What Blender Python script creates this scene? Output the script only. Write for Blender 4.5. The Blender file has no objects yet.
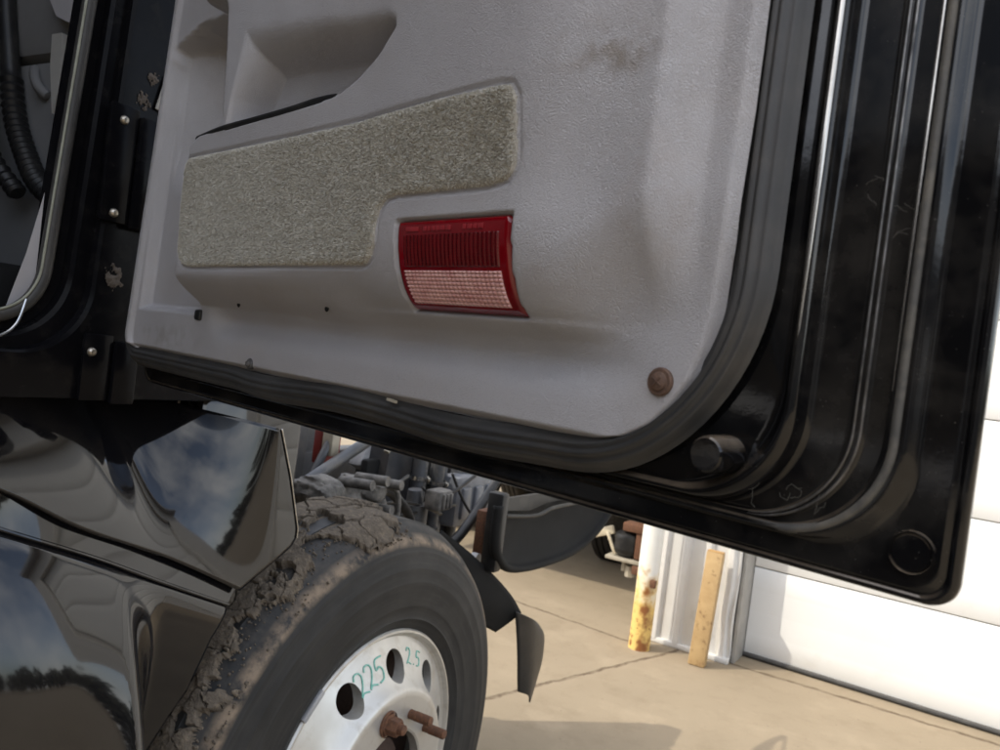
import bpy, bmesh, math, random
import numpy as np
from mathutils import Vector, Matrix
random.seed(4); rng = np.random.default_rng(4)
R = math.radians
SC = bpy.context.scene
COL = SC.collection

# ------------------------------------------------------------------ noise helpers (numpy)
def _hash(ix, iy, s=0):
    h = (ix.astype(np.int64) * 374761393 + iy.astype(np.int64) * 668265263 + s * 974634533) & 0x7fffffff
    h = ((h ^ (h >> 13)) * 1274126177) & 0x7fffffff
    return ((h ^ (h >> 16)) & 0xffff) / 65535.0
def vnoise(x, y, s=0):
    ix = np.floor(x).astype(np.int64); iy = np.floor(y).astype(np.int64)
    fx = x - ix; fy = y - iy; fx = fx*fx*(3-2*fx); fy = fy*fy*(3-2*fy)
    a = _hash(ix, iy, s); b = _hash(ix+1, iy, s); c = _hash(ix, iy+1, s); d = _hash(ix+1, iy+1, s)
    return (a*(1-fx)+b*fx)*(1-fy) + (c*(1-fx)+d*fx)*fy
def fbm(x, y, o=4, s=0):
    t = 0; a = .5; n = 0
    for i in range(o):
        t = t + a*vnoise(x*2**i, y*2**i, s+i*7); n += a; a *= .5
    return t/n
def worley_edge(x, y, s=0):
    ix = np.floor(x).astype(np.int64); iy = np.floor(y).astype(np.int64)
    d1 = np.full(x.shape, 9.); d2 = d1.copy(); cid = np.zeros(x.shape)
    for dx in (-1, 0, 1):
        for dy in (-1, 0, 1):
            cx = ix+dx; cy = iy+dy
            px = cx+_hash(cx, cy, s); py = cy+_hash(cx, cy, s+31)
            d = np.hypot(px-x, py-y)
            new = d < d1
            d2 = np.where(new, d1, np.minimum(d2, d)); cid = np.where(new, _hash(cx, cy, s+77), cid); d1 = np.where(new, d, d1)
    return d2-d1, cid
def S(t):
    t = np.clip(t, 0, 1); return t*t*(3-2*t)
def sdf(u, v, poly):
    P = np.array(poly); n = len(P)
    d = np.full(np.shape(u), 1e9); ins = np.zeros(np.shape(u), bool)
    for i in range(n):
        a = P[i]; b = P[(i+1) % n]; e = b-a
        wx = u-a[0]; wy = v-a[1]
        t = np.clip((wx*e[0]+wy*e[1])/(e@e), 0, 1)
        d = np.minimum(d, np.hypot(wx-t*e[0], wy-t*e[1]))
        c = (a[1] <= v) != (b[1] <= v)
        with np.errstate(divide='ignore', invalid='ignore'):
            xi = a[0]+(v-a[1])/(b[1]-a[1]+1e-30)*e[0]
        ins ^= c & (u < xi)
    return np.where(ins, -d, d)

# ------------------------------------------------------------------ materials
def mat(name, col, rough=.5, metal=0., col2=None, nscale=30., namt=.5, bump=0., bscale=200., bdist=.001,
        coat=0., crough=.05, rvar=0., rscale=20., dust=None, damt=.3, dscale=60., dthr=(.5, .7), spec=.5,
        specks=None, sscale=700., sthr=.12, upd=None, detail=6.):
    m = bpy.data.materials.new(name); m.use_nodes = True
    nt = m.node_tree; N = nt.nodes; L = nt.links
    b = N['Principled BSDF']
    tc = N.new('ShaderNodeTexCoord'); oc = tc.outputs['Object']
    def noise(sc, det=detail, ro=.6):
        n = N.new('ShaderNodeTexNoise'); n.inputs['Scale'].default_value = sc; n.inputs['Detail'].default_value = det
        n.inputs['Roughness'].default_value = ro; L.new(oc, n.inputs['Vector']); return n.outputs['Fac']
    def mr(src, a, bb, c=0., d=1.):
        q = N.new('ShaderNodeMapRange'); q.inputs[1].default_value = a; q.inputs[2].default_value = bb
        q.inputs[3].default_value = c; q.inputs[4].default_value = d; L.new(src, q.inputs[0]); return q.outputs[0]
    def mix(f, A, B):
        q = N.new('ShaderNodeMix'); q.data_type = 'RGBA'
        for s, val in ((q.inputs[0], f), (q.inputs[6], A), (q.inputs[7], B)):
            if hasattr(val, 'links'): L.new(val, s)
            elif isinstance(val, (int, float)): s.default_value = val
            else: s.default_value = (*val, 1)
        return q.outputs[2]
    c = tuple(col)
    if col2 is not None:
        c = mix(mr(noise(nscale), .5-.5*namt, .5+.5*namt), col, col2)
    r = rough
    if dust is not None:
        f = mr(noise(dscale, 8., .65), dthr[0], dthr[1], 0, damt)
        c = mix(f, c, dust)
    if upd is not None:     # dust settled on faces that look up: (colour, amount, low)
        g = N.new('ShaderNodeNewGeometry'); sp = N.new('ShaderNodeSeparateXYZ'); L.new(g.outputs['Normal'], sp.inputs[0])
        f = mr(sp.outputs[2], upd[2], 1., 0, upd[1])
        mm = N.new('ShaderNodeMath'); mm.operation = 'MULTIPLY'; L.new(f, mm.inputs[0]); L.new(mr(noise(90., 6), .3, .7, .4, 1.), mm.inputs[1])
        c = mix(mm.outputs[0], c, upd[0]); r_up = mm.outputs[0]
    if specks is not None:
        vo = N.new('ShaderNodeTexVoronoi'); vo.inputs['Scale'].default_value = sscale; L.new(oc, vo.inputs['Vector'])
        f = mr(vo.outputs['Distance'], sthr*.5, sthr, 1., 0.)
        f2 = N.new('ShaderNodeMath'); f2.operation = 'MULTIPLY'; L.new(f, f2.inputs[0]); L.new(mr(noise(35., 4), .45, .7), f2.inputs[1])
        c = mix(f2.outputs[0], c, specks)
    if hasattr(c, 'links'): L.new(c, b.inputs['Base Color'])
    else: b.inputs['Base Color'].default_value = (*c, 1)
    if rvar: L.new(mr(noise(rscale), .3, .7, max(0, rough-rvar), rough+rvar), b.inputs['Roughness'])
    else: b.inputs['Roughness'].default_value = rough
    b.inputs['Metallic'].default_value = metal
    b.inputs['Specular IOR Level'].default_value = spec
    if coat: b.inputs['Coat Weight'].default_value = coat; b.inputs['Coat Roughness'].default_value = crough
    if bump:
        bp = N.new('ShaderNodeBump'); bp.inputs['Strength'].default_value = bump; bp.inputs['Distance'].default_value = bdist
        L.new(noise(bscale, 5.), bp.inputs['Height']); L.new(bp.outputs[0], b.inputs['Normal'])
    return m

M = {}
M['gloss_black'] = mat('gloss_black', (.004, .004, .005), .06, coat=.10, crough=.015, spec=.55, rvar=.02, rscale=9, dust=(.035, .03, .024), damt=.25, dscale=5, dthr=(.45, .8), specks=(.10, .095, .085), sscale=420, sthr=.10)
M['door_black'] = mat('door_black', (.004, .004, .0045), .10, rvar=.05, rscale=14, dust=(.075, .068, .058), damt=.45, dscale=17, dthr=(.46, .8),
                      specks=(.22, .21, .19), sscale=330, sthr=.085, upd=((.20, .155, .11), .85, .22), bump=.04, bscale=60, bdist=.002)
M['jamb_black'] = mat('jamb_black', (.004, .004, .005), 0.22, spec=.07, rvar=.08, rscale=20, dust=(.06, .055, .045), damt=.18, dscale=40, dthr=(.52, .8), specks=(.14, .13, .11), sscale=400, sthr=.07)
M['rubber'] = mat('rubber', (.022, .022, .022), .55, col2=(.04, .039, .037), nscale=25, namt=.6, bump=.15, bscale=400, dust=(.12, .11, .10), damt=.3, dscale=18, dthr=(.45, .75), upd=((.18, .16, .13), .35, .2))
M['seal_rubber'] = mat('seal_rubber', (.028, .028, .028), .5, col2=(.048, .047, .046), nscale=14, namt=.5, bump=.12, bscale=500, dust=(.14, .12, .095), damt=.22, dscale=30, dthr=(.5, .75))
M['black_plastic'] = mat('black_plastic', (.009, .009, .01), .42, spec=.35, col2=(.018, .018, .018), nscale=12, namt=.5, bump=.1, bscale=300, dust=(.1, .09, .075), damt=.25, dscale=20)
M['matte_black'] = mat('matte_black', (.006, .006, .006), .75, spec=.2, col2=(.012, .012, .012), nscale=12)
M['flap_plastic'] = mat('flap_plastic', (.009, .009, .01), .4, col2=(.018, .0175, .017), nscale=22, namt=.5, bump=.15, bscale=60, bdist=.003, dust=(.07, .06, .05), damt=.2, dscale=16)
M['steel_grey'] = mat('steel_grey', (.10, .105, .115), .45, .35, col2=(.045, .046, .05), nscale=18, namt=.6, bump=.2, bscale=120, dust=(.22, .2, .17), damt=.5, dscale=14)
M['dark_steel'] = mat('dark_steel', (.035, .037, .042), .5, .3, col2=(.07, .07, .075), nscale=16, namt=.6, bump=.2, bscale=90, dust=(.14, .12, .1), damt=.35, dscale=14)
M['dusty_casting'] = mat('dusty_casting', (.20, .185, .165), .8, col2=(.045, .042, .039), nscale=40, namt=.4, bump=.6, bscale=90, bdist=.004)
M['pale_plastic'] = mat('pale_plastic', (.42, .42, .43), .4, col2=(.25, .25, .26), nscale=20, namt=.5)
M['tank_plastic'] = mat('tank_plastic', (.20, .21, .235), .3, col2=(.09, .095, .105), nscale=12, namt=.6, dust=(.1, .09, .08), damt=.5, dscale=18)
M['beige_plastic'] = mat('beige_plastic', (.40, .36, .28), .5, col2=(.25, .22, .17), nscale=30)
M['rust'] = mat('rust', (.16, .065, .03), .85, col2=(.055, .028, .018), nscale=120, namt=.5, bump=.7, bscale=400, bdist=.001, dust=(.25, .13, .06), damt=.5, dscale=200)
M['dark_rust'] = mat('dark_rust', (.07, .04, .028), .8, col2=(.03, .02, .016), nscale=120, bump=.6, bscale=300, bdist=.001)
M['red_paint'] = mat('red_paint', (.25, .03, .02), .5, col2=(.1, .02, .02), nscale=20)
M['bolt'] = mat('bolt', (.55, .52, .46), .35, .9, col2=(.3, .26, .2), nscale=300)
M['bright_metal'] = mat('bright_metal', (.6, .6, .6), .25, 1., col2=(.35, .35, .33), nscale=80)
M['dash'] = mat('dash_grey', (.17, .17, .172), .6, col2=(.14, .14, .14), nscale=10, bump=.15, bscale=600)
M['dash_light'] = mat('dash_light', (.42, .41, .43), .55, col2=(.36, .35, .36), nscale=10, bump=.15, bscale=600)
M['strip_light'] = mat('strip_light', (.30, .31, .25), .5, col2=(.16, .165, .13), nscale=60, namt=.6)
M['cab_paint'] = M['gloss_black']
M['glass'] = mat('glass', (.02, .025, .025), .02, spec=.8)
M['white_paint'] = mat('white_paint', (.80, .80, .78), .45, col2=(.74, .74, .71), nscale=3, namt=.7, bump=.05, bscale=40, dust=(.5, .46, .38), damt=.25, dscale=5, dthr=(.58, .8))
M['white_siding'] = mat('white_siding', (.70, .69, .655), .45, col2=(.60, .585, .55), nscale=5, namt=.6, bump=.08, bscale=30, dust=(.35, .30, .22), damt=.4, dscale=9, dthr=(.55, .8))
M['trim_grey'] = mat('trim_grey', (.42, .41, .38), .5, col2=(.3, .29, .27), nscale=12)
M['cream_paint'] = mat('cream_paint', (.62, .56, .42), .5, col2=(.4, .33, .22), nscale=14, dust=(.18, .09, .04), damt=.6, dscale=22, dthr=(.55, .7))
M['wood'] = None

def tint_island(m, amt=.25):
    """vary brightness per loose island"""
    nt = m.node_tree; N = nt.nodes; L = nt.links; b = N['Principled BSDF']
    g = N.new('ShaderNodeNewGeometry'); q = N.new('ShaderNodeMapRange'); q.inputs[3].default_value = 1-amt; q.inputs[4].default_value = 1+amt
    L.new(g.outputs['Random Per Island'], q.inputs[0])
    hv = N.new('ShaderNodeHueSaturation'); L.new(q.outputs[0], hv.inputs['Value'])
    s = b.inputs['Base Color']
    if s.links: L.new(s.links[0].from_socket, hv.inputs['Color'])
    else: hv.inputs['Color'].default_value = s.default_value
    L.new(hv.outputs[0], s)

def leather_mat():
    m = bpy.data.materials.new('grey_vinyl'); m.use_nodes = True
    nt = m.node_tree; N = nt.nodes; L = nt.links; b = N['Principled BSDF']
    oc = N.new('ShaderNodeTexCoord').outputs['Object']
    def noise(sc, det=4., vec=oc):
        n = N.new('ShaderNodeTexNoise'); n.inputs['Scale'].default_value = sc; n.inputs['Detail'].default_value = det; L.new(vec, n.inputs['Vector']); return n
    def mr(src, a, bb, c=0., d=1.):
        q = N.new('ShaderNodeMapRange'); q.inputs[1].default_value = a; q.inputs[2].default_value = bb
        q.inputs[3].default_value = c; q.inputs[4].default_value = d; L.new(src, q.inputs[0]); return q.outputs[0]
    def mix(f, A, B):
        q = N.new('ShaderNodeMix'); q.data_type = 'RGBA'
        for s, val in ((q.inputs[0], f), (q.inputs[6], A), (q.inputs[7], B)):
            if hasattr(val, 'links'): L.new(val, s)
            else: s.default_value = (*val, 1) if not isinstance(val, float) else val
        return q.outputs[2]
    def math_(op, a, b2):
        q = N.new('ShaderNodeMath'); q.operation = op
        for s, val in ((q.inputs[0], a), (q.inputs[1], b2)):
            if hasattr(val, 'links'): L.new(val, s)
            else: s.default_value = val
        return q.outputs[0]
    # base with stains
    c = mix(mr(noise(4.5, 3).outputs['Fac'], .35, .65), (.395, .388, .400), (.352, .340, .347))
    c = mix(mr(noise(13., 6).outputs['Fac'], .56, .74, 0, .2), c, (.33, .285, .245))
    # smudge near the top right
    def spot(cx, cz, rx, rz, amt, colr, c):
        mp = N.new('ShaderNodeMapping'); mp.inputs['Location'].default_value = (-cx, 0, -cz); L.new(oc, mp.inputs['Vector'])
        sc = N.new('ShaderNodeVectorMath'); sc.operation = 'MULTIPLY'; sc.inputs[1].default_value = (1/rx, 0, 1/rz); L.new(mp.outputs[0], sc.inputs[0])
        ln = N.new('ShaderNodeVectorMath'); ln.operation = 'LENGTH'; L.new(sc.outputs[0], ln.inputs[0])
        f = math_('MULTIPLY', mr(ln.outputs['Value'], .3, 1., 1., 0.), mr(noise(60., 6).outputs['Fac'], .42, .62, 0., amt))
        return mix(f, c, colr)
    c = spot(.845, 1.553, .034, .017, .95, (.19, .165, .14), c)
    c = spot(.835, 1.556, .045, .022, .5, (.27, .24, .21), c)
    c = spot(.87, 1.475, .03, .05, .22, (.27, .21, .16), c)
    c = spot(.80, 1.43, .05, .02, .2, (.26, .21, .17), c)
    c = spot(.50, 1.415, .12, .015, .2, (.27, .23, .19), c)
    c = spot(.20, 1.36, .12, .02, .5, (.22, .20, .17), c)
    st = N.new('ShaderNodeMapping'); st.inputs['Rotation'].default_value = (0, R(28), 0); st.inputs['Scale'].default_value = (9., 9., 150.); L.new(oc, st.inputs['Vector'])
    sn = N.new('ShaderNodeTexNoise'); sn.inputs['Scale'].default_value = 1.; sn.inputs['Detail'].default_value = 5.; L.new(st.outputs[0], sn.inputs['Vector'])
    scf = math_('MULTIPLY', mr(sn.outputs['Fac'], .66, .74, 0., .45), mr(noise(7., 3).outputs['Fac'], .5, .62, 0., 1.))
    c = mix(scf, c, (.27, .25, .235))
    # grain: distorted cell edges
    dn = noise(90., 3)
    add = N.new('ShaderNodeVectorMath'); add.operation = 'MULTIPLY_ADD'; add.inputs[1].default_value = (.012,)*3
    L.new(dn.outputs['Color'], add.inputs[0]); L.new(oc, add.inputs[2])
    vo = N.new('ShaderNodeTexVoronoi'); vo.feature = 'DISTANCE_TO_EDGE'; vo.inputs['Scale'].default_value = 680.; L.new(add.outputs[0], vo.inputs['Vector'])
    cell = mr(vo.outputs['Distance'], 0., .22, 0., 1.)
    patch = mr(noise(22., 3).outputs['Fac'], .35, .65, .35, 1.)
    h = math_('MULTIPLY', cell, patch)
    h2 = math_('ADD', h, math_('MULTIPLY', noise(800., 3).outputs['Fac'], .5))
    bp = N.new('ShaderNodeBump'); bp.inputs['Strength'].default_value = .55; bp.inputs['Distance'].default_value = .0006
    L.new(h2, bp.inputs['Height']); L.new(bp.outputs[0], b.inputs['Normal'])
    c = mix(mr(cell, 0., .6, .16, 0.), c, (.2, .185, .18))
    L.new(c, b.inputs['Base Color'])
    b.inputs['Roughness'].default_value = .38
    b.inputs['Specular IOR Level'].default_value = .42
    return m
M['vinyl'] = leather_mat()

M['carpet'] = mat('carpet_pile', (.555, .535, .475), .95, col2=(.49, .472, .418), nscale=60, namt=.5, dust=(.60, .582, .525), damt=.6, dscale=18, spec=.1)
tint_island(M['carpet'], .13)
M['carpet_base'] = mat('carpet_base', (.38, .355, .31), .95, spec=.1)
M['red_lens'] = mat('red_lens', (.20, .002, .006), .12, coat=.3, crough=.06, col2=(.13, .001, .004), nscale=40, bump=.03, bscale=100)
M['red_prism'] = mat('red_prism', (.11, .001, .004), .2, coat=.3, col2=(.06, .0005, .002), nscale=90)
M['clear_lens'] = mat('clear_lens', (.66, .40, .37), .15, coat=.4, crough=.06, col2=(.46, .20, .19), nscale=120)
M['lens_mark'] = mat('lens_mark', (.24, .02, .025), .3)
M['tyre'] = mat('tyre_rubber', (.0085, .009, .0095), .62, spec=.35, col2=(.017, .017, .017), nscale=9, namt=.6, bump=.12, bscale=260, dust=(.055, .051, .046), damt=.4, dscale=7, dthr=(.42, .72))
def tyre_ring():
    nt = M['tyre'].node_tree; N = nt.nodes; L = nt.links; b = N['Principled BSDF']
    oc = N.new('ShaderNodeTexCoord').outputs['Object']
    sub = N.new('ShaderNodeVectorMath'); sub.operation = 'SUBTRACT'; sub.inputs[1].default_value = (0, .605, .50); L.new(oc, sub.inputs[0])
    mu = N.new('ShaderNodeVectorMath'); mu.operation = 'MULTIPLY'; mu.inputs[1].default_value = (0, 1, 1); L.new(sub.outputs[0], mu.inputs[0])
    ln = N.new('ShaderNodeVectorMath'); ln.operation = 'LENGTH'; L.new(mu.outputs[0], ln.inputs[0])
    def noise(sc):
        n = N.new('ShaderNodeTexNoise'); n.inputs['Scale'].default_value = sc; n.inputs['Detail'].default_value = 7; n.inputs['Roughness'].default_value = .65; L.new(oc, n.inputs['Vector']); return n.outputs['Fac']
    def mr(src, a, c, lo=0., hi=1.):
        q = N.new('ShaderNodeMapRange'); q.inputs[1].default_value = a; q.inputs[2].default_value = c; q.inputs[3].default_value = lo; q.inputs[4].default_value = hi; L.new(src, q.inputs[0]); return q.outputs[0]
    def mul(a, c):
        q = N.new('ShaderNodeMath'); q.operation = 'MULTIPLY'; L.new(a, q.inputs[0]); L.new(c, q.inputs[1]); return q.outputs[0]
    band = mul(mr(ln.outputs['Value'], .474, .484), mr(ln.outputs['Value'], .503, .491))
    f = mul(band, mr(noise(26.), .36, .58, 0., .85))
    q = N.new('ShaderNodeMix'); q.data_type = 'RGBA'; L.new(f, q.inputs[0]); L.new(b.inputs['Base Color'].links[0].from_socket, q.inputs[6]); q.inputs[7].default_value = (.25, .185, .125, 1)
    f2 = mul(mr(ln.outputs['Value'], .498, .508), mr(noise(34.), .44, .66, 0., .28))
    q3 = N.new('ShaderNodeMix'); q3.data_type = 'RGBA'; L.new(f2, q3.inputs[0]); L.new(q.outputs[2], q3.inputs[6]); q3.inputs[7].default_value = (.12, .098, .075, 1); q = q3
    # pale scuffs that run round the sidewall
    at = N.new('ShaderNodeSeparateXYZ'); L.new(sub.outputs[0], at.inputs[0])
    an = N.new('ShaderNodeMath'); an.operation = 'ARCTAN2'; L.new(at.outputs[2], an.inputs[0]); L.new(at.outputs[1], an.inputs[1])
    cb = N.new('ShaderNodeCombineXYZ'); sc1 = N.new('ShaderNodeMath'); sc1.operation = 'MULTIPLY'; sc1.inputs[1].default_value = 1.6; L.new(an.outputs[0], sc1.inputs[0])
    sc2 = N.new('ShaderNodeMath'); sc2.operation = 'MULTIPLY'; sc2.inputs[1].default_value = 60.; L.new(ln.outputs['Value'], sc2.inputs[0])
    L.new(sc1.outputs[0], cb.inputs[0]); L.new(sc2.outputs[0], cb.inputs[1])
    n2 = N.new('ShaderNodeTexNoise'); n2.inputs['Scale'].default_value = 2.2; n2.inputs['Detail'].default_value = 7; L.new(cb.outputs[0], n2.inputs['Vector'])
    q2 = N.new('ShaderNodeMix'); q2.data_type = 'RGBA'; L.new(mr(n2.outputs['Fac'], .48, .75, 0., .22), q2.inputs[0]); L.new(q.outputs[2], q2.inputs[6]); q2.inputs[7].default_value = (.07, .068, .066, 1)
    L.new(q2.outputs[2], b.inputs['Base Color'])
tyre_ring()
M['rim'] = mat('rim_metal', (.60, .59, .56), .36, .6, col2=(.47, .455, .42), nscale=10, namt=.7, rvar=.08, dust=(.30, .25, .18), damt=.5, dscale=24, dthr=(.52, .74))
M['green_marker'] = mat('green_marker', (.03, .33, .25), .5, col2=(.34, .56, .48), nscale=240, namt=.5)
M['mud'] = mat('dried_mud', (.140, .116, .090), .95, col2=(.080, .066, .052), nscale=60, namt=.5, bump=.8, bscale=260, bdist=.003, dust=(.26, .205, .145), damt=.5, dscale=90, dthr=(.5, .72), spec=.15)
M['web'] = mat('cobweb', (.13, .122, .105), .9)
M['soil'] = mat('soil', (.16, .13, .09), .95, bump=.5, bscale=500)
M['roof_grey'] = mat('roof_grey', (.3, .3, .3), .6)

# ------------------------------------------------------------------ object helpers
def link(name, me, m, parent=None):
    o = bpy.data.objects.new(name, me); COL.objects.link(o)
    if m is not None: me.materials.append(m)
    if parent is not None: o.parent = parent
    return o
def mk(name, V, F, m, parent=None, smooth=True, sharp=None):
    me = bpy.data.meshes.new(name)
    me.from_pydata([tuple(map(float, v)) for v in V], [], [tuple(map(int, f)) for f in F])
    me.validate()
    if smooth: me.polygons.foreach_set('use_smooth', [True]*len(me.polygons))
    if sharp: me.set_sharp_from_angle(angle=R(sharp))
    me.update()
    return link(name, me, m, parent)
def gridfaces(n, k, closed=False, off=0):
    F = []
    for i in range(n-1):
        for j in range(k if closed else k-1):
            a = off+i*k+j; b = off+i*k+(j+1) % k
            F.append((a, b, b+k, a+k))
    return F
def grid(name, X, Y, Z, m, parent=None, flip=False, sharp=None, keep=None):
    n, k = X.shape
    V = np.stack([X.ravel(), Y.ravel(), Z.ravel()], 1)
    idx = np.arange(n*k).reshape(n, k)
    q = np.stack([idx[:-1, :-1], idx[:-1, 1:], idx[1:, 1:], idx[1:, :-1]], -1).reshape(-1, 4)
    if keep is not None: q = q[keep.ravel()]
    if flip: q = q[:, ::-1]
    if keep is not None:
        used = np.unique(q); mp = -np.ones(n*k, int); mp[used] = np.arange(len(used)); V = V[used]; q = mp[q]
    me = bpy.data.meshes.new(name)
    me.vertices.add(len(V)); me.vertices.foreach_set('co', V.astype(np.float32).ravel())
    me.loops.add(len(q)*4); me.loops.foreach_set('vertex_index', q.astype(np.int32).ravel())
    me.polygons.add(len(q)); me.polygons.foreach_set('loop_start', np.arange(0, len(q)*4, 4, dtype=np.int32))
    me.polygons.foreach_set('use_smooth', np.ones(len(q), bool))
    me.update(calc_edges=True); me.validate()
    if sharp: me.set_sharp_from_angle(angle=R(sharp))
    return link(name, me, m, parent)

class MB:
    """collects shapes and links them as ONE mesh"""
    def __init__(s): s.V = []; s.F = []
    def add(s, V, F):
        o = len(s.V); s.V += [tuple(map(float, v)) for v in V]; s.F += [tuple(int(i)+o for i in f) for f in F]; return s
    def box(s, a, b, bev=.004, mx=None):
        bm = bmesh.new(); bmesh.ops.create_cube(bm, size=1)
        a = np.array(a, float); b = np.array(b, float); lo = np.minimum(a, b); hi = np.maximum(a, b)
        for v in bm.verts: v.co = Vector((lo+hi)/2) + Vector(np.array(v.co)*(hi-lo))
        if bev: bmesh.ops.bevel(bm, geom=bm.edges[:], offset=min(bev, .45*float((hi-lo).min())), segments=2, affect='EDGES', profile=.5)
        if mx is not None: bmesh.ops.transform(bm, matrix=mx, verts=bm.verts)
        bm.verts.index_update()
        s.add([v.co[:] for v in bm.verts], [[v.index for v in f.verts] for f in bm.faces]); bm.free(); return s
    def obox(s, c, size, rot=(0, 0, 0), bev=.004):
        mx = Matrix.Translation(c) @ (Matrix.Rotation(rot[2], 4, 'Z') @ Matrix.Rotation(rot[1], 4, 'Y') @ Matrix.Rotation(rot[0], 4, 'X'))
        h = np.array(size)/2
        return s.box(-h, h, bev, mx)
    def tube(s, pts, r, seg=12, caps=True):
        P = [Vector(p) for p in pts]; n = len(P)
        rr = r if hasattr(r, '__len__') else [r]*n
        up = Vector((0, 0, 1)); T0 = (P[1]-P[0]).normalized()
        if abs(T0.dot(up)) > .95: up = Vector((1, 0, 0))
        nx = T0.cross(up).normalized(); V = []
        for i in range(n):
            T = (P[min(i+1, n-1)]-P[max(i-1, 0)]).normalized()
            nx = (nx - T*nx.dot(T)).normalized(); ny = T.cross(nx)
            for j in range(seg):
                a = 2*math.pi*j/seg; V.append(P[i]+(nx*math.cos(a)+ny*math.sin(a))*rr[i])
        F = gridfaces(n, seg, True)
        if caps: F += [tuple(range(seg))[::-1], tuple(range((n-1)*seg, n*seg))]
        return s.add(V, F)
    def cyl(s, a, b, r, r2=None, seg=24): return s.tube([a, b], [r, r if r2 is None else r2], seg)
    def lathe(s, prof, c, axis='X', seg=64, closed=False):
        V = []
        for (r, o) in prof:
            for j in range(seg):
                a = 2*math.pi*j/seg; x, y = r*math.cos(a), r*math.sin(a)
                V.append((c[0]+o, c[1]+x, c[2]+y) if axis == 'X' else ((c[0]+x, c[1]+y, c[2]+o) if axis == 'Z' else (c[0]+y, c[1]+o, c[2]+x)))
        F = gridfaces(len(prof), seg, True)
        if closed:
            k = (len(prof)-1)*seg
            F += [(k+j, k+(j+1) % seg, (j+1) % seg, j) for j in range(seg)]
        return s.add(V, F)
    def prism(s, poly, axis, a, b):
        n = len(poly); V = []
        for t in (a, b):
            for (p, q) in poly:
                V.append({'X': (t, p, q), 'Y': (p, t, q), 'Z': (p, q, t)}[axis])
        return s.add(V, [tuple(range(n))[::-1], tuple(range(n, 2*n))]+[(i, (i+1) % n, n+(i+1) % n, n+i) for i in range(n)])
    def build(s, name, m, parent=None, sharp=35):
        o = mk(name, s.V, s.F, m, parent, True, sharp)
        bm = bmesh.new(); bm.from_mesh(o.data); bmesh.ops.recalc_face_normals(bm, faces=bm.faces); bm.to_mesh(o.data); bm.free()
        o.data.set_sharp_from_angle(angle=R(sharp))
        return o
def empty(name, loc, label, cat, group=None):
    o = bpy.data.objects.new(name, None); COL.objects.link(o); o.location = loc; o.empty_display_size = .2
    o['label'] = label; o['category'] = cat
    if group: o['group'] = group
    return o
def smooth_path(pts, n=8):
    """Catmull-Rom"""
    P = [Vector(p) for p in pts]; out = []
    for i in range(len(P)-1):
        a = P[max(i-1, 0)]; b = P[i]; c = P[i+1]; d = P[min(i+2, len(P)-1)]
        for k in range(n):
            t = k/n
            out.append(.5*((2*b)+(c-a)*t+(2*a-5*b+4*c-d)*t*t+(3*b-a-3*c+d)*t**3))
    out.append(P[-1]); return out

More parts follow.
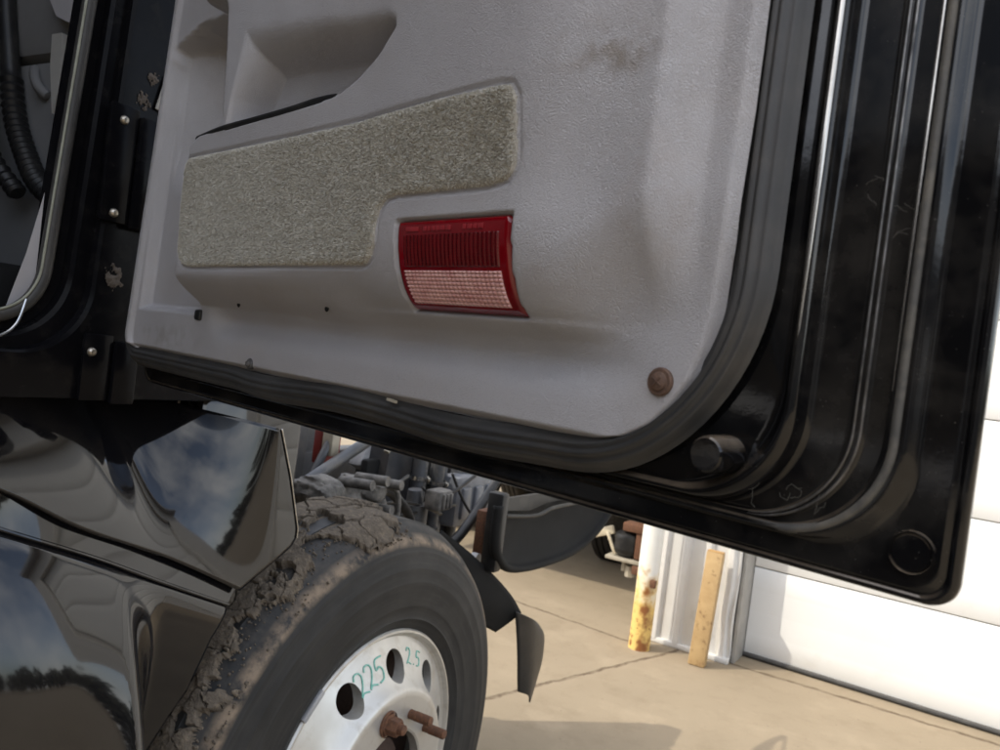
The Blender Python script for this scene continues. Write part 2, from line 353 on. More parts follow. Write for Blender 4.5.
# ================================================================== SETTING
gme = bpy.data.meshes.new('ground'); G = 450
gme.from_pydata([(-G, -G, 0), (G, -G, 0), (G, G, 0), (-G, G, 0)], [], [(0, 1, 2, 3)])
def concrete():
    m = bpy.data.materials.new('concrete'); m.use_nodes = True
    nt = m.node_tree; N = nt.nodes; L = nt.links; b = N['Principled BSDF']
    oc = N.new('ShaderNodeTexCoord').outputs['Object']
    def noise(sc, det=6., ro=.6):
        n = N.new('ShaderNodeTexNoise'); n.inputs['Scale'].default_value = sc; n.inputs['Detail'].default_value = det; n.inputs['Roughness'].default_value = ro; L.new(oc, n.inputs['Vector']); return n.outputs['Fac']
    def mr(src, a, bb, c=0., d=1.):
        q = N.new('ShaderNodeMapRange'); q.inputs[1].default_value = a; q.inputs[2].default_value = bb
        q.inputs[3].default_value = c; q.inputs[4].default_value = d; L.new(src, q.inputs[0]); return q.outputs[0]
    def mth(op, *a):
        q = N.new('ShaderNodeMath'); q.operation = op
        for s, val in zip(q.inputs, a):
            if hasattr(val, 'links'): L.new(val, s)
            else: s.default_value = val
        return q.outputs[0]
    def mix(f, A, B):
        q = N.new('ShaderNodeMix'); q.data_type = 'RGBA'
        for s, val in ((q.inputs[0], f), (q.inputs[6], A), (q.inputs[7], B)):
            if hasattr(val, 'links'): L.new(val, s)
            else: s.default_value = (*val, 1) if not isinstance(val, float) else val
        return q.outputs[2]
    sp = N.new('ShaderNodeSeparateXYZ'); L.new(oc, sp.inputs[0]); X, Y = sp.outputs[0], sp.outputs[1]
    wob = mth('MULTIPLY', mth('SUBTRACT', noise(9., 5), .5), .05)
    def joint(x0, y0, x1, y1, w, x_lim=None):
        dx, dy = x1-x0, y1-y0; l = math.hypot(dx, dy); nx, ny = -dy/l, dx/l
        d = mth('ADD', mth('ADD', mth('MULTIPLY', X, nx), mth('MULTIPLY', Y, ny)), -(x0*nx+y0*ny))
        d = mth('ABSOLUTE', mth('ADD', d, wob)); o_ = mr(d, w*.4, w, 1., 0.)
        if x_lim: o_ = mth('MULTIPLY', o_, mth('MULTIPLY', mth('GREATER_THAN', X, x_lim[0]), mth('LESS_THAN', X, x_lim[1])))
        return o_
    j = joint(-.453, 2.095, .096, 3.534, .014, (-3., .03))
    j = mth('MAXIMUM', j, joint(-.678, 3.34, -.208, 3.266, .012, (-2.2, -.14)))
    j = mth('MAXIMUM', j, joint(.396, 3.382, 1.451, 3.345, .016, (.12, 6.)))
    j = mth('MAXIMUM', j, joint(-3., 7.3, 3., 7.1, .014))
    c = mix(mr(noise(.9, 5), .3, .7), (.300, .242, .166), (.245, .197, .134))
    c = mix(mr(noise(6., 8, .7), .5, .72, 0, .55), c, (.205, .16, .105))
    c = mix(mr(noise(3.2, 6), .55, .75, 0, .6), c, (.37, .30, .21))
    c = mix(mr(noise(140., 4), .45, .75, 0, .35), c, (.22, .18, .13))
    vo = N.new('ShaderNodeTexVoronoi'); vo.inputs['Scale'].default_value = 14.; L.new(oc, vo.inputs['Vector'])
    c = mix(mr(vo.outputs['Distance'], .03, .07, .6, 0.), c, (.13, .10, .07))
    c = mix(mth('MULTIPLY', j, mr(noise(14., 4), .35, .6, .35, .95)), c, (.10, .07, .045))
    L.new(c, b.inputs['Base Color']); b.inputs['Roughness'].default_value = .9; b.inputs['Specular IOR Level'].default_value = .25
    h = mth('SUBTRACT', mth('ADD', mth('MULTIPLY', noise(160., 6), .35), mth('MULTIPLY', noise(20., 6), .5)), mth('MULTIPLY', j, 1.5))
    bp = N.new('ShaderNodeBump'); bp.inputs['Strength'].default_value = .5; bp.inputs['Distance'].default_value = .006
    L.new(h, bp.inputs['Height']); L.new(bp.outputs[0], b.inputs['Normal'])
    return m
ground = link('ground', gme, concrete()); ground['kind'] = 'structure'

# ================================================================== TRUCK
truck = empty('semi_truck', (-1.15, -.6, 0), 'black semi truck with its passenger door swung open and its hood taken off', 'truck')
TINV = Matrix.Translation((-1.15, -.6, 0)).inverted()
def ontruck(o): o.parent = truck; o.matrix_parent_inverse = TINV; return o

# ---------------------------------------------------------------- DOOR (local: x along the bottom edge, -y towards the cab side, z up)
DOOR_ANGLE = math.atan2(-math.cos(R(73)), math.sin(R(73)))
def Lu(z): return .058+(z-1.354)*.095
def loop(ur, vb, Rr, lo, w, top=1.95, RL=.03, wav=None):
    P = []
    for i in range(14):
        z = top+(vb+RL-top)*i/13; P.append((Lu(z)+lo, z))
    x0, z0 = Lu(vb+RL)+lo, vb+RL
    for i in range(1, 9):
        a = math.pi/2*i/8; P.append((x0+RL-RL*math.cos(a), z0-RL*math.sin(a)))
    xs = np.linspace(P[-1][0], ur-Rr, 60)[1:]
    for x in xs: P.append((x, vb))
    for i in range(1, 21):
        a = math.pi/2*i/20; P.append((ur-Rr+Rr*math.sin(a), vb+Rr-Rr*math.cos(a)))
    for i in range(1, 26): P.append((ur, vb+Rr+(top-vb-Rr)*i/25))
    A = np.array(P)
    out = np.stack([A[:, 0], np.full(len(A), -w), A[:, 1]], 1)
    if wav is not None: wav(out)
    return out
def loft(name, loops, m, parent, sharp=None, mats=None):
    n, k = len(loops), len(loops[0]); A = np.array(loops)
    return grid(name, A[:, :, 0], A[:, :, 1], A[:, :, 2], m, parent, flip=True, sharp=sharp)
prof = [  # right edge, bottom edge, corner radius, left offset, w
    (.990, 1.302, .016, .012, -.050), (1.000, 1.2995, .015, .006, -.044), (1.0135, 1.2975, .014, .001, -.020), (1.0190, 1.2963, .013, 0, -.009), (1.0208, 1.2957, .013, 0, -.005), (1.0203, 1.2962, .0125, 0, -.0012), (1.0185, 1.2975, .012, .001, .0005),
    (1.0165, 1.2990, .0115, .002, .0), (1.0158, 1.2996, .011, .002, -.0014), (1.0146, 1.3004, .011, .002, -.0014), (1.0138, 1.3010, .011, .002, .0),
    (.9985, 1.3118, .046, .003, .0), (.9965, 1.3126, .048, .003, .0012), (.9945, 1.3132, .050, .003, .0045), (.9920, 1.3140, .051, .003, .0058), (.9905, 1.3144, .051, .003, .0050), (.9890, 1.3148, .051, .003, .0057),
    (.9875, 1.3152, .051, .003, .0050), (.9860, 1.3156, .051, .003, .0057), (.9845, 1.3160, .051, .003, .0042), (.9832, 1.3164, .051, .003, .0005),
    (.9742, 1.3176, .051, .004, .0008), (.9730, 1.3179, .051, .004, .0022), (.9716, 1.3182, .051, .004, .0030), (.9700, 1.3185, .051, .004, .0018), (.9692, 1.3187, .051, .004, .0030), (.9676, 1.3190, .051, .004, .0018), (.9668, 1.3192, .051, .004, .0005),
    (.9480, 1.3200, .052, .005, .002), (.9462, 1.3204, .052, .005, .004), (.9448, 1.3210, .052, .005, .009), (.9432, 1.3218, .053, .005, .0128), (.9412, 1.3232, .054, .005, .0142), (.9392, 1.3248, .056, .005, .0135), (.9372, 1.3260, .058, .006, .0095),
    (.9350, 1.3268, .06, .006, .009), (.9200, 1.3300, .11, .007, .012), (.8800, 1.3600, .10, .03, .012)]
prof2 = [prof[0]]
for a, b in zip(prof[:-1], prof[1:]):
    if math.hypot(a[0]-b[0], a[4]-b[4]) > .006:
        for t in (.1, .5, .9): prof2.append(tuple(p+(q-p)*t for p, q in zip(a, b)))
    prof2.append(b)
prof = prof2
door = loft('door', [loop(*p) for p in prof], M['door_black'], None)
# close the outer skin of the door and add the belt rail
bm = bmesh.new(); bm.from_mesh(door.data)
k = len(loop(*prof[0])); bm.verts.ensure_lookup_table()
bm.faces.new([bm.verts[i] for i in range(k)])
bmesh.ops.recalc_face_normals(bm, faces=bm.faces[-1:])
bm.to_mesh(door.data); bm.free()
ontruck(door); door.rotation_euler = (0, 0, DOOR_ANGLE)
door['label'] = 'open black door with grey vinyl inner panel'
MB().box((.10, -.05, 1.95), (1.0215, .05, 2.0), .008).build('belt_rail', M['door_black'], door)
wf = MB()
wf.tube([(.115, 0, 2.0), (.30, .02, 2.78), (.38, .025, 2.83), (.95, .03, 2.85), (1.0, .03, 2.8), (1.005, 0, 2.0)], .025, 12)
wf.build('window_frame', M['door_black'], door)
mk('window_glass', [(.12, .003, 2.), (1., .003, 2.), (.99, .032, 2.82), (.33, .027, 2.80)], [(0, 1, 2, 3)], M['glass'], door, False)

# trim panel: one dense height field
FL, BU = .030, .065
def prof_right(v):
    zs = [1.3400, 1.3414, 1.3427, 1.3475, 1.3561, 1.3690, 1.3828, 1.4000, 1.4148, 1.4557, 1.52, 2.0]
    us = [.775, .8033, .8380, .8600, .8760, .8880, .8970, .9030, .9060, .9100, .9120, .9125]
    return np.interp(v, zs, us)
def prof_left(v):
    base = .0713+(v-1.3537)*.0955
    d = np.clip((v-1.3400)/.022, 0, 1); return base+.022*(1-np.sqrt(1-(1-d)**2))
P1_ = [(.123, 1.704), (.165, 1.722), (.245, 1.734), (.279, 1.728), (.2845, 1.70), (.288, 1.60), (.284, 1.576), (.24, 1.582), (.19, 1.64)]
P2_ = [(.318, 1.692), (.40, 1.682), (.50, 1.664), (.585, 1.650), (.600, 1.634), (.594, 1.615), (.580, 1.585), (.565, 1.573), (.545, 1.5685), (.301, 1.567)]
P1 = [(.121, 1.712), (.19, 1.7246), (.25, 1.7205), (.30, 1.712), (.340, 1.702), (.347, 1.692), (.355, 1.65), (.364, 1.582), (.355, 1.572), (.31, 1.569), (.284, 1.560), (.120, 1.50)]
P2 = [(.392, 1.663), (.46, 1.655), (.55, 1.640), (.632, 1.624), (.645, 1.616), (.647, 1.606), (.625, 1.590), (.600, 1.579), (.575, 1.571), (.545, 1.5685), (.372, 1.5675), (.376, 1.60)]
CH = [(.100, 1.388), (.284, 1.388), (.285, 1.69), (.118, 1.695)]
CP = [(.296, 1.5495), (.43, 1.5475), (.5662, 1.5457), (.70, 1.5448), (.768, 1.5440), (.7775, 1.5425), (.7825, 1.5350), (.7855, 1.4988), (.7835, 1.4915), (.7780, 1.4865), (.7609, 1.4841), (.6700, 1.4845),
      (.6600, 1.4828), (.6535, 1.4778), (.6504, 1.4707), (.6490, 1.4520), (.6450, 1.4435), (.6380, 1.4385), (.6312, 1.4371), (.3290, 1.4354), (.3100, 1.4375), (.2995, 1.4440), (.2945, 1.4531), (.2870, 1.5165), (.2855, 1.540)]
def lamp_w(t): return .030+.0362*np.sqrt(np.clip(1-(.95*np.clip(t, 0, 1))**2, 0, 1))
def panel_w(u, v):
    w = np.full(np.shape(u), FL)
    lf = 1-S((u-.42)/.18)
    tB = np.clip((v-1.394-.005*lf-.012*S((u-.80)/.08))/(.050-.018*lf+.025*S((u-.79)/.09)), 0, 1)
    mB = S(tB)**(.60+.40*S((u-.56)/.10))
    pl_ = (lamp_w((1.4672-v)/.0582)+.0016-FL)/(BU-FL)*S((v-1.396)/.012)
    wl = S((u-.585)/.075)*(1-S((u-.788)/.075)); mB = mB*(1-wl)+pl_*wl
    left = .276+.006*np.clip((1.43-v)/.03, 0, 1)**2
    mL = np.sqrt(np.clip(1-(1-np.clip((u-left)/.018, 0, 1))**2, 0, 1))
    mR = 1-.60*S((u-.868)/.026)-.22*S((u-.78)/.07)
    w = w+(BU-FL)*mL*mB*mR
    # gentle swell of the upper right face
    w = w+.006*S((u-.60)/.15)*S((v-1.48)/.08)*(1-S((u-.80)/.08))
    ch = S(-sdf(u, v, CH)/.010); w = w-.013*ch*(1-mL)
    d2 = sdf(u, v, P2); m2 = S(-d2/(.008+.046*S((v-1.578)/.07)))
    fl2 = .026+.012*S((v-1.58)/.1)
    w = w*(1-m2)+fl2*m2
    m1 = S(-sdf(u, v, P1)/.009); fl1 = .017-.060*S((u-.105)/.13)*S((v-1.53)/.06)
    w = w*(1-m1)+fl1*m1
    lr = S(np.minimum(np.minimum(u-.6725, .7860-u), np.minimum(v-1.4080, 1.4685-v))/.0012)
    w = w-.006*lr
    rg = sdf(u, v, CP); w = w-.0022*S(1-np.abs(rg-.0008)/.0022)
    w = w-.012*np.exp(-((v-1.385)/.013)**2)*S((u-.30)/.05)*(1-S((u-.78)/.10))  # hollow added below the armrest to deepen the shade there
    # roll the very edge of the moulding back into the door
    e = np.minimum(u-prof_left(v), prof_right(v)-u); w = w-.006*(1-S(e/.006))
    e2 = u-prof_left(v); w = w+.005*S(e2/.004)*(1-S((e2-.012)/.010))
    w = w-.008*(1-S((v-1.3400)/.006))
    # grain lumps large enough to be geometry
    return w+.0003*(fbm(u*30, v*30, 2, 3)-.5)
vs = np.concatenate([np.linspace(1.3400, 1.352, 14), np.linspace(1.3535, 1.62, 170), np.linspace(1.622, 1.95, 100)])
ss = np.linspace(0, 1, 470)
VV = np.repeat(vs[:, None], len(ss), 1); UU = prof_left(VV)+(prof_right(VV)-prof_left(VV))*ss[None, :]
panel = grid('trim_panel', UU, -panel_w(UU, VV), VV, M['vinyl'], door)

# rubber seal around the panel
def seal_wave(out):
    x = out[:, 0]; m = S((x-.32)/.1)*(1-S((x-.80)/.07))*(out[:, 2] < 1.35)
    out[:, 2] += m*.0022*np.sin(x*23+1.)
    out[:, 1] += m*.002*np.sin(x*41)
sp_ = []
for i, t in enumerate(np.linspace(0, 1, 15)):
    ww = .012+.020*math.sin(math.pi*(.04+.72*t))**.8 + (.0016*math.cos(t*26))
    sp_.append(loop(.9290-.0215*t, 1.3175+.0245*t, .125-.03*t, .004+.010*t, ww-.004*t, wav=seal_wave))
loft('rubber_seal', sp_, M['seal_rubber'], door)

# carpet inset
us = np.linspace(.28, .79, 500); vs2 = np.linspace(1.43, 1.555, 125)
CV, CU = np.meshgrid(vs2, us, indexing='ij')
dc = sdf(CU, CV, CP)
cw = panel_w(CU, CV)+.0035*np.sqrt(np.clip(1-(1-np.clip(-dc/.005, 0, 1))**2, 0, 1))-.002
kp = (dc[:-1, :-1] < .001) & (dc[1:, 1:] < .001)
grid('carpet_inset', CU, -cw, CV, M['carpet_base'], door, keep=kp)
NT = 210000
tu = rng.uniform(.284, .787, NT); tv = rng.uniform(1.434, 1.551, NT); ok = sdf(tu, tv, CP) < -.0003; tu, tv = tu[ok], tv[ok]; NT = len(tu)
edge = S(-sdf(tu, tv, CP)/.005)
dt = -sdf(tu, tv, CP); tw = panel_w(tu, tv)+.0035*np.sqrt(np.clip(1-(1-np.clip(dt/.005, 0, 1))**2, 0, 1))-.002
la = fbm(tu*300, tv*300, 2, 11)*2*math.pi*2; clump = fbm(tu*420, tv*420, 2, 5)
nap = .9-.6*S((tu-.4)/.25)
lx = np.cos(la)*.35+rng.normal(0, .3, NT); lz = np.sin(la)*.5-.7*nap+rng.normal(0, .4, NT)
ln = (.0011+.0008*clump)*(.4+.6*edge)*rng.uniform(.6, 1.2, NT)
az = rng.uniform(0, 2*math.pi, NT); hw = rng.uniform(.00022, .00042, NT)
b0 = np.stack([tu-np.cos(az)*hw, -tw, tv-np.sin(az)*hw], 1); b1 = np.stack([tu+np.cos(az)*hw, -tw, tv+np.sin(az)*hw], 1)
tip = np.stack([tu+lx*ln*.7, -tw-ln, tv+lz*ln*.7], 1); tp2 = tip+np.stack([np.cos(az)*hw*.8, 0*az, np.sin(az)*hw*.8], 1)
Vt = np.stack([b0, b1, tp2, tip], 1).reshape(-1, 3)
Ft = np.arange(NT*4).reshape(-1, 4)
me = bpy.data.meshes.new('carpet_pile'); me.from_pydata(Vt.tolist(), [], Ft.tolist()); me.update()
pile = link('carpet_pile', me, M['carpet'], door)
# black pull strip along the top edge of the armrest
MB().tube(smooth_path([(.302, -.0605, 1.5690), (.36, -.0625, 1.5712), (.43, -.0625, 1.5707), (.4965, -.0625, 1.5706), (.545, -.061, 1.5730), (.560, -.059, 1.5755)], 8), [.0036]*30+[.0034-.0003*q for q in range(11)], 10).build('pull_strip', M['black_plastic'], door)

# courtesy lamp : curved lens
def lamp_pt(s, t, out=0.):
    """s across, t from top to bottom; follows the rounded armrest"""
    z = 1.4672-.0582*t
    w = lamp_w(t)
    u = .6735+.1115*s
    return u, -(w+out), z
ns, nt_ = 70, 40
s_, t_ = np.meshgrid(np.linspace(0, 1, ns), np.linspace(0, 1, nt_))
rr = .06
# rounded top corners
ds = np.where(t_ < .1, .045*(1-np.sqrt(np.clip(1-((.1-t_)/.1)**2, 0, 1))), 0); s2 = ds+(1-2*ds)*s_
bord = np.minimum(np.minimum(s_, 1-s_)*.1115, np.minimum(t_, 1-t_)*.058)
X_, Y_, Z_ = lamp_pt(s2, t_, .0012*S(bord/.003)-.003*(1-S(bord/.0006)))
grid('courtesy_lamp', X_, Y_, Z_, M['red_lens'], door, flip=False)
# ribbed red field above, gridded clear field below
def field(name, s0, s1, t0, t1, nx, ny, h, m, both):
    kx, ky = nx*6+1, ny*6+1
    a, b = np.meshgrid(np.linspace(0, 1, kx), np.linspace(0, 1, ky))
    hx = np.abs(np.sin(a*nx*math.pi)); hy = np.abs(np.sin(b*ny*math.pi))
    e = S(np.minimum(np.minimum(a, 1-a)*nx, np.minimum(b, 1-b)*ny)*2)
    o = .0016+h*(np.minimum(hx, hy) if both else hx*.75+.25*hx*hy)*e-.003*(1-S(np.minimum(np.minimum(a, 1-a)*90, np.minimum(b, 1-b)*40)))
    x, y, z = lamp_pt(s0+(s1-s0)*a, t0+(t1-t0)*b, o); return grid(name, x, y, z, m, door)
field('ribbed_lens', .075, .925, .17, .54, 24, 11, .0009, M['red_prism'], False)
field('clear_lens', .07, .93, .565, .935, 24, 9, .0020, M['clear_lens'], True)
mk_ = MB()
for (a, b) in ((.10, .22), (.27, .30), (.31, .335), (.345, .38), (.385, .42), (.425, .47), (.475, .52), (.62, .65), (.66, .70), (.71, .74), (.75, .79)):
    x0, y0, z0 = lamp_pt(a, .085, .0015); x1, y1, z1 = lamp_pt(b, .14, .0018)
    mk_.box((x0, y0-.0003, z0), (x1, y1+.0006, z1), .0002)
mk_.build('raised_mark', M['lens_mark'], door)

def rim_path(ur, vb, Rr, w, z0=None, z1=1.95, x0=None):
    P = loop(ur, vb, Rr, .0, w); P = P[22:]
    if z0 is not None: P = np.array([p for p in P if p[2] >= z0 and p[0] > ur-.002])
    if x0 is not None: P = np.array([p for p in P if p[0] >= x0])
    return [tuple(p) for p in P]
def strip_(name, ur, vb, Rr, w, r, m, **k):
    pts = rim_path(ur, vb, Rr, w, **k); n = len(pts); rr = [r*min(1, .25+(i/5.)) for i in range(n)]
    return MB().tube(pts, rr, 12).build(name, m, door)
M['trim_metal'] = mat('trim_metal', (.62, .60, .57), .18, 1., col2=(.40, .36, .31), nscale=9, rvar=.08, dust=(.16, .12, .08), damt=.5, dscale=20)
M['dusty_glint'] = mat('dusty_glint', (.32, .31, .30), .3, .7, col2=(.06, .06, .06), nscale=60, namt=.4, dust=(.14, .12, .09), damt=.6, dscale=40)  # pale dusty tone paints the sky highlights along the thin ridges
M['dusty_rubber'] = mat('dusty_rubber', (.045, .044, .042), .6, col2=(.09, .085, .075), nscale=70, namt=.5, dust=(.18, .16, .125), damt=.6, dscale=50, dthr=(.45, .7))
strip_('trim_strip', .9410, 1.325, .055, .0135, .0022, M['trim_metal'], z0=1.3835)
strip_('trim_strip', .9848, 1.3159, .05, .0044, .0011, M['trim_metal'], z0=1.372)
strip_('trim_bead', .9886, 1.3149, .051, .0040, .0025, M['dusty_rubber'], x0=.90)
strip_('trim_bead', .9726, 1.3180, .051, .0026, .0007, M['dusty_glint'], x0=.92)
MB().tube([(Lu(z)+.0085, -.025, z) for z in np.linspace(1.354, 1.95, 30)], .0050, 10).build('edge_trim', M['rubber'], door)
strip_('trim_bead', .9694, 1.3187, .051, .0028, .0006, M['dusty_glint'], x0=.92)
M['screw_rust'] = mat('screw_rust', (.15, .085, .055), .7, col2=(.05, .03, .022), nscale=260, namt=.5, bump=.5, bscale=500, bdist=.0006)
# screws, plug, bump stop, little holes
def screw(x, z, w, r, m):
    b = MB()
    b.lathe([(.0001, -.0035), (r*.45, -.0035), (r*.62, -.0028), (r*.68, -.0015), (r*.9, -.0015), (r, -.0005), (r, .003)], (x, -w, z), 'Y', 24)
    b.obox((x, -w-.0034, z), (r*.9, .0016, r*.14), (0, R(35), 0), .0002); b.obox((x, -w-.0034, z), (r*.14, .0016, r*.9), (0, R(35), 0), .0002)
    return b.build('screw', m, door)
screw(.877, 1.380, float(panel_w(np.array([.877]), np.array([1.38]))[0])+.001, .0078, M['screw_rust'])['label'] = 'rusty screw'
screw(.412, 1.3475, float(panel_w(np.array([.412]), np.array([1.3475]))[0])+.0005, .0052, M['steel_grey'])
def wring(name, x, z, w, r, m):
    return MB().lathe([(.0001, -.0006), (r*.86, -.0006), (r*.9, -.0001), (r*.95, .0001), (r, -.0012), (r*1.05, -.0012), (r*1.1, .0004)], (x, -w, z), 'Y', 40).build(name, m, door)
wring('plug', 1.0005, 1.3175, .0003, .0094, M['door_black'])
MB().lathe([(.0001, -.0215), (.0082, -.0215), (.0092, -.0207), (.0098, -.018), (.0104, .004)], (.910, -.011, 1.3465), 'Y', 32).build('bump_stop', M['door_black'], door)
for (x, z) in ((.3835, 1.4035), (.553, 1.4055)):
    w = float(panel_w(np.array([x]), np.array([z]))[0])
    MB().lathe([(.0001, -.0010), (.0022, -.0010), (.0030, .0)], (x, -w-.0005, z), 'Y', 14).build('hole_disc', M['matte_black'], door)  # black discs stand in for the dark inside open holes
MB().box((.276, -.034, 1.383), (.290, -.024, 1.395), .003).build('dark_slit', M['black_plastic'], door)  # black block stands in for the dark of a small slit
MB().obox((.643, -.030, 1.3405), (.012, .002, .0022), (0, R(4), 0), .0003).build('foam_shred', M['beige_plastic'], door)
# cobwebs and lint caught on the black metal
cw_ = MB()
def strand(p, n, spread, w):
    q = [np.array(p)]
    a = rng.uniform(0, 6.28)
    for i in range(n):
        a += rng.normal(0, .7); q.append(q[-1]+spread*np.array([math.cos(a), math.sin(a)]))
    cw_.tube([(a_[0], -w-.0012-.0006*rng.random(), a_[1]) for a_ in q], .00008, 5)
for c, k_, n, sp, w in (((.964, 1.489), 2, 4, .0015, .002), ((.967, 1.478), 1, 4, .002, .002), ((.981, 1.474), 3, 4, .0018, .001), ((.978, 1.460), 2, 4, .002, .001),
                     ((.928, 1.338), 2, 5, .003, .007), ((.945, 1.333), 3, 5, .002, .006), ((.955, 1.326), 2, 4, .0022, .006)):
    for _ in range(k_): strand(np.array(c)+rng.normal(0, .002, 2), n, sp, w)
cw_.build('cobweb', M['web'], door)['kind'] = 'stuff'

# ---------------------------------------------------------------- CAB BODY
def oloop(yf, zb, Rr, x, top=3.0, rear=-1.05, lean=.05):
    """edge of the door opening, from the sill at the rear to the top of the pillar"""
    P = []
    for y in np.linspace(rear, yf-Rr-.0, 30): P.append((y, zb))
    for i in range(1, 15):
        a = math.pi/2*i/14; P.append((yf-Rr+Rr*math.sin(a), zb+Rr-Rr*math.cos(a)))
    for z in np.linspace(zb+Rr, top, 24)[1:]: P.append((yf, z))
    A = np.array(P); y = A[:, 0]+np.where(A[:, 1] > zb+1e-6, lean*np.maximum(0, A[:, 1]-1.40), 0)*(A[:, 0] > yf-Rr*1.01)
    return np.stack([np.full(len(A), x), y, A[:, 1]], 1)
ol = [(.24, 1.262, .015, -.20, 0), (.235, 1.262, .015, -.006, 0), (.230, 1.264, .015, 0., 0), (-.060, 1.318, .09, 0., .03), (-.064, 1.321, .09, -.003, .03), (-.066, 1.323, .09, -.012, .035), (-.084, 1.335, .085, -.013, .04), (-.088, 1.338, .085, -.017, .04), (-.092, 1.342, .08, -.026, .045), (-.112, 1.350, .07, -.03, .05), (-.118, 1.353, .07, -.045, .05), (-.119, 1.355, .07, -.052, .05)]
A = np.array([oloop(a[0], a[1], a[2], a[3], lean=a[4]) for a in ol])
cab = grid('cab', A[:, :, 0], A[:, :, 1], A[:, :, 2], M['jamb_black'], None, flip=False, sharp=22)
ontruck(cab)
body = MB()
body.box((-2.3, -2.6, 1.26), (-.0, -1.05, 3.30), .06)          # sleeper
body.box((-2.3, -1.05, 2.95), (0, .02, 3.05), .03); body.box((-2.25, -1.1, 3.0), (-.03, .08, 3.34), .12)               # roof
body.box((-2.3, -1.05, 1.26), (-2.24, .24, 2.0), .02)           # far side
body.box((-2.28, .20, 1.1), (-.13, .238, 2.02), .01)             # firewall
body.box((-2.28, -1.05, 1.22), (-.17, .2, 1.30), .01)             # floor
body.tube([(-2.25, .22, 2.0), (-2.2, -.12, 2.97)], .045, 12); body.tube([(-.05, .22, 2.02), (-.09, -.12, 2.97)], .03, 12)
ontruck(body.build('cab_body', M['gloss_black'], None))
ontruck(mk('side_window', [(-2.27, .2, 2.0), (-2.27, -1.05, 2.0), (-2.27, -1.05, 2.97), (-2.23, -.1, 2.97)], [(0, 1, 2, 3)], M['glass'], None, False))
ontruck(mk('windshield', [(-2.24, .235, 2.02), (-.06, .235, 2.02), (-.1, -.11, 2.96), (-2.2, -.11, 2.96)], [(0, 1, 2, 3)], M['glass'], None, False))
# weatherstrip along the opening
def strip(name, yf, zb, Rr, x, w, m, lean):
    P = oloop(yf, zb, Rr, x, lean=lean); return ontruck(MB().tube([tuple(p) for p in P], w, 12).build(name, m, None))
strip('weatherstrip', -.116, 1.358, .065, -.022, .0085, M['rubber'], .05)
strip('seal_highlight', -.1235, 1.365, .06, -.0165, .0016, M['strip_light'], .05)  # pale beige-green bead paints the lit highlight line along the seal
# sill trim with the bright edge
ontruck(MB().tube(smooth_path([(-.012, -.139, 1.383), (-.008, -.150, 1.352), (-.004, -.172, 1.335), (-.003, -.215, 1.322), (-.003, -.26, 1.318), (-.003, -1.0, 1.318)], 8), .0018, 8).build('sill_trim', M['bright_metal'], None))
# hinges
def hinge(z0, z1, tall):
    b = MB()
    b.box((.001, -.072, z0), (.010, -.032, z1), .002)
    b.box((.002, -.031, z0-.004), (.016, .004, z1-.008), .003)
    h = ontruck(b.build('hinge', M['jamb_black'], None))
    for z in ((z0+.012, z1-.02) if tall else ((z0+z1)/2+.020,)):
        bb = MB().lathe([(.0001, .0052), (.0032, .0050), (.0052, .0032), (.0060, .0), (.0062, -.002)], (.010, -.054 if tall else -.062, z), 'X', 18).build('bolt', M['bolt'], None)
        bb.parent = h; bb.matrix_parent_inverse = h.matrix_world.inverted() @ Matrix.Identity(4); bb.matrix_parent_inverse = Matrix.Identity(4)
    return h
hinge(1.497, 1.650, True); hinge(1.262, 1.350, False)
# torn putty and rust on the pillar
seal_m = mat('old_sealant', (.115, .095, .078), .9, col2=(.05, .04, .033), nscale=300, bump=.6, bscale=600)
for (y, z, r1) in ((-.036, 1.427, .016), (-.024, 1.665, .012), (-.012, 1.700, .010)):
    gy, gz = np.meshgrid(np.linspace(-1, 1, 60), np.linspace(-1, 1, 60))
    hgt = fbm(gy*3+y*90, gz*3+z*90, 4, 12)-.42-.45*(gy**2+gz**2)+.18
    kp = (hgt[:-1, :-1] > 0) & (hgt[1:, 1:] > 0)
    ontruck(grid('old_sealant', .0006+.004*np.clip(hgt, 0, 1)**.6, y+gy*r1, z+gz*r1*1.2, seal_m, None, keep=kp))
ontruck(MB().obox((.004, .004, 1.685), (.003, .012, .05), (R(-12), 0, 0), .001).build('torn_tape', M['trim_grey'], None))

# cab interior glimpsed through the opening
it = MB(); it.box((-2.2, .10, 1.30), (-.13, .19, 1.805), .012); it.box((-2.2, .095, 1.812), (-.13, .19, 2.05), .02)
ontruck(it.build('dashboard', M['dash'], None))
ontruck(MB().prism([(-.445, 2.1), (-.415, 1.90), (-.385, 1.862), (-.34, 1.845), (-.13, 1.84), (-.13, 2.1)], 'Y', .07, .094).build('dash_trim', M['dash_light'], None))
ontruck(MB().prism([(-.40, 1.835), (-.372, 1.835), (-.36, 1.75), (-.375, 1.70), (-.395, 1.78)], 'Y', .075, .097).build('dash_clip', M['trim_grey'], None))
hb = MB()
hb.tube(smooth_path([(-.478, .098, 1.79), (-.462, .090, 1.772), (-.445, .090, 1.752), (-.428, .098, 1.738)], 6), [.004]+[.009]*17+[.004], 12)
ontruck(hb.build('pull_handle', M['dash'], None))
lo = MB()
pth = smooth_path([(-.585, .078, 2.05), (-.560, .078, 1.92), (-.520, .078, 1.79), (-.488, .078, 1.70), (-.445, .078, 1.635), (-.392, .078, 1.58), (-.32, .08, 1.545)], 12)
lo.tube(pth, [.016+.0035*(1 if (i % 2 and i > 26) else 0) for i in range(len(pth))], 14)
pth2 = smooth_path([(-.62, .05, 2.05), (-.585, .05, 1.86), (-.55, .05, 1.73), (-.50, .05, 1.63), (-.42, .06, 1.56)], 12)
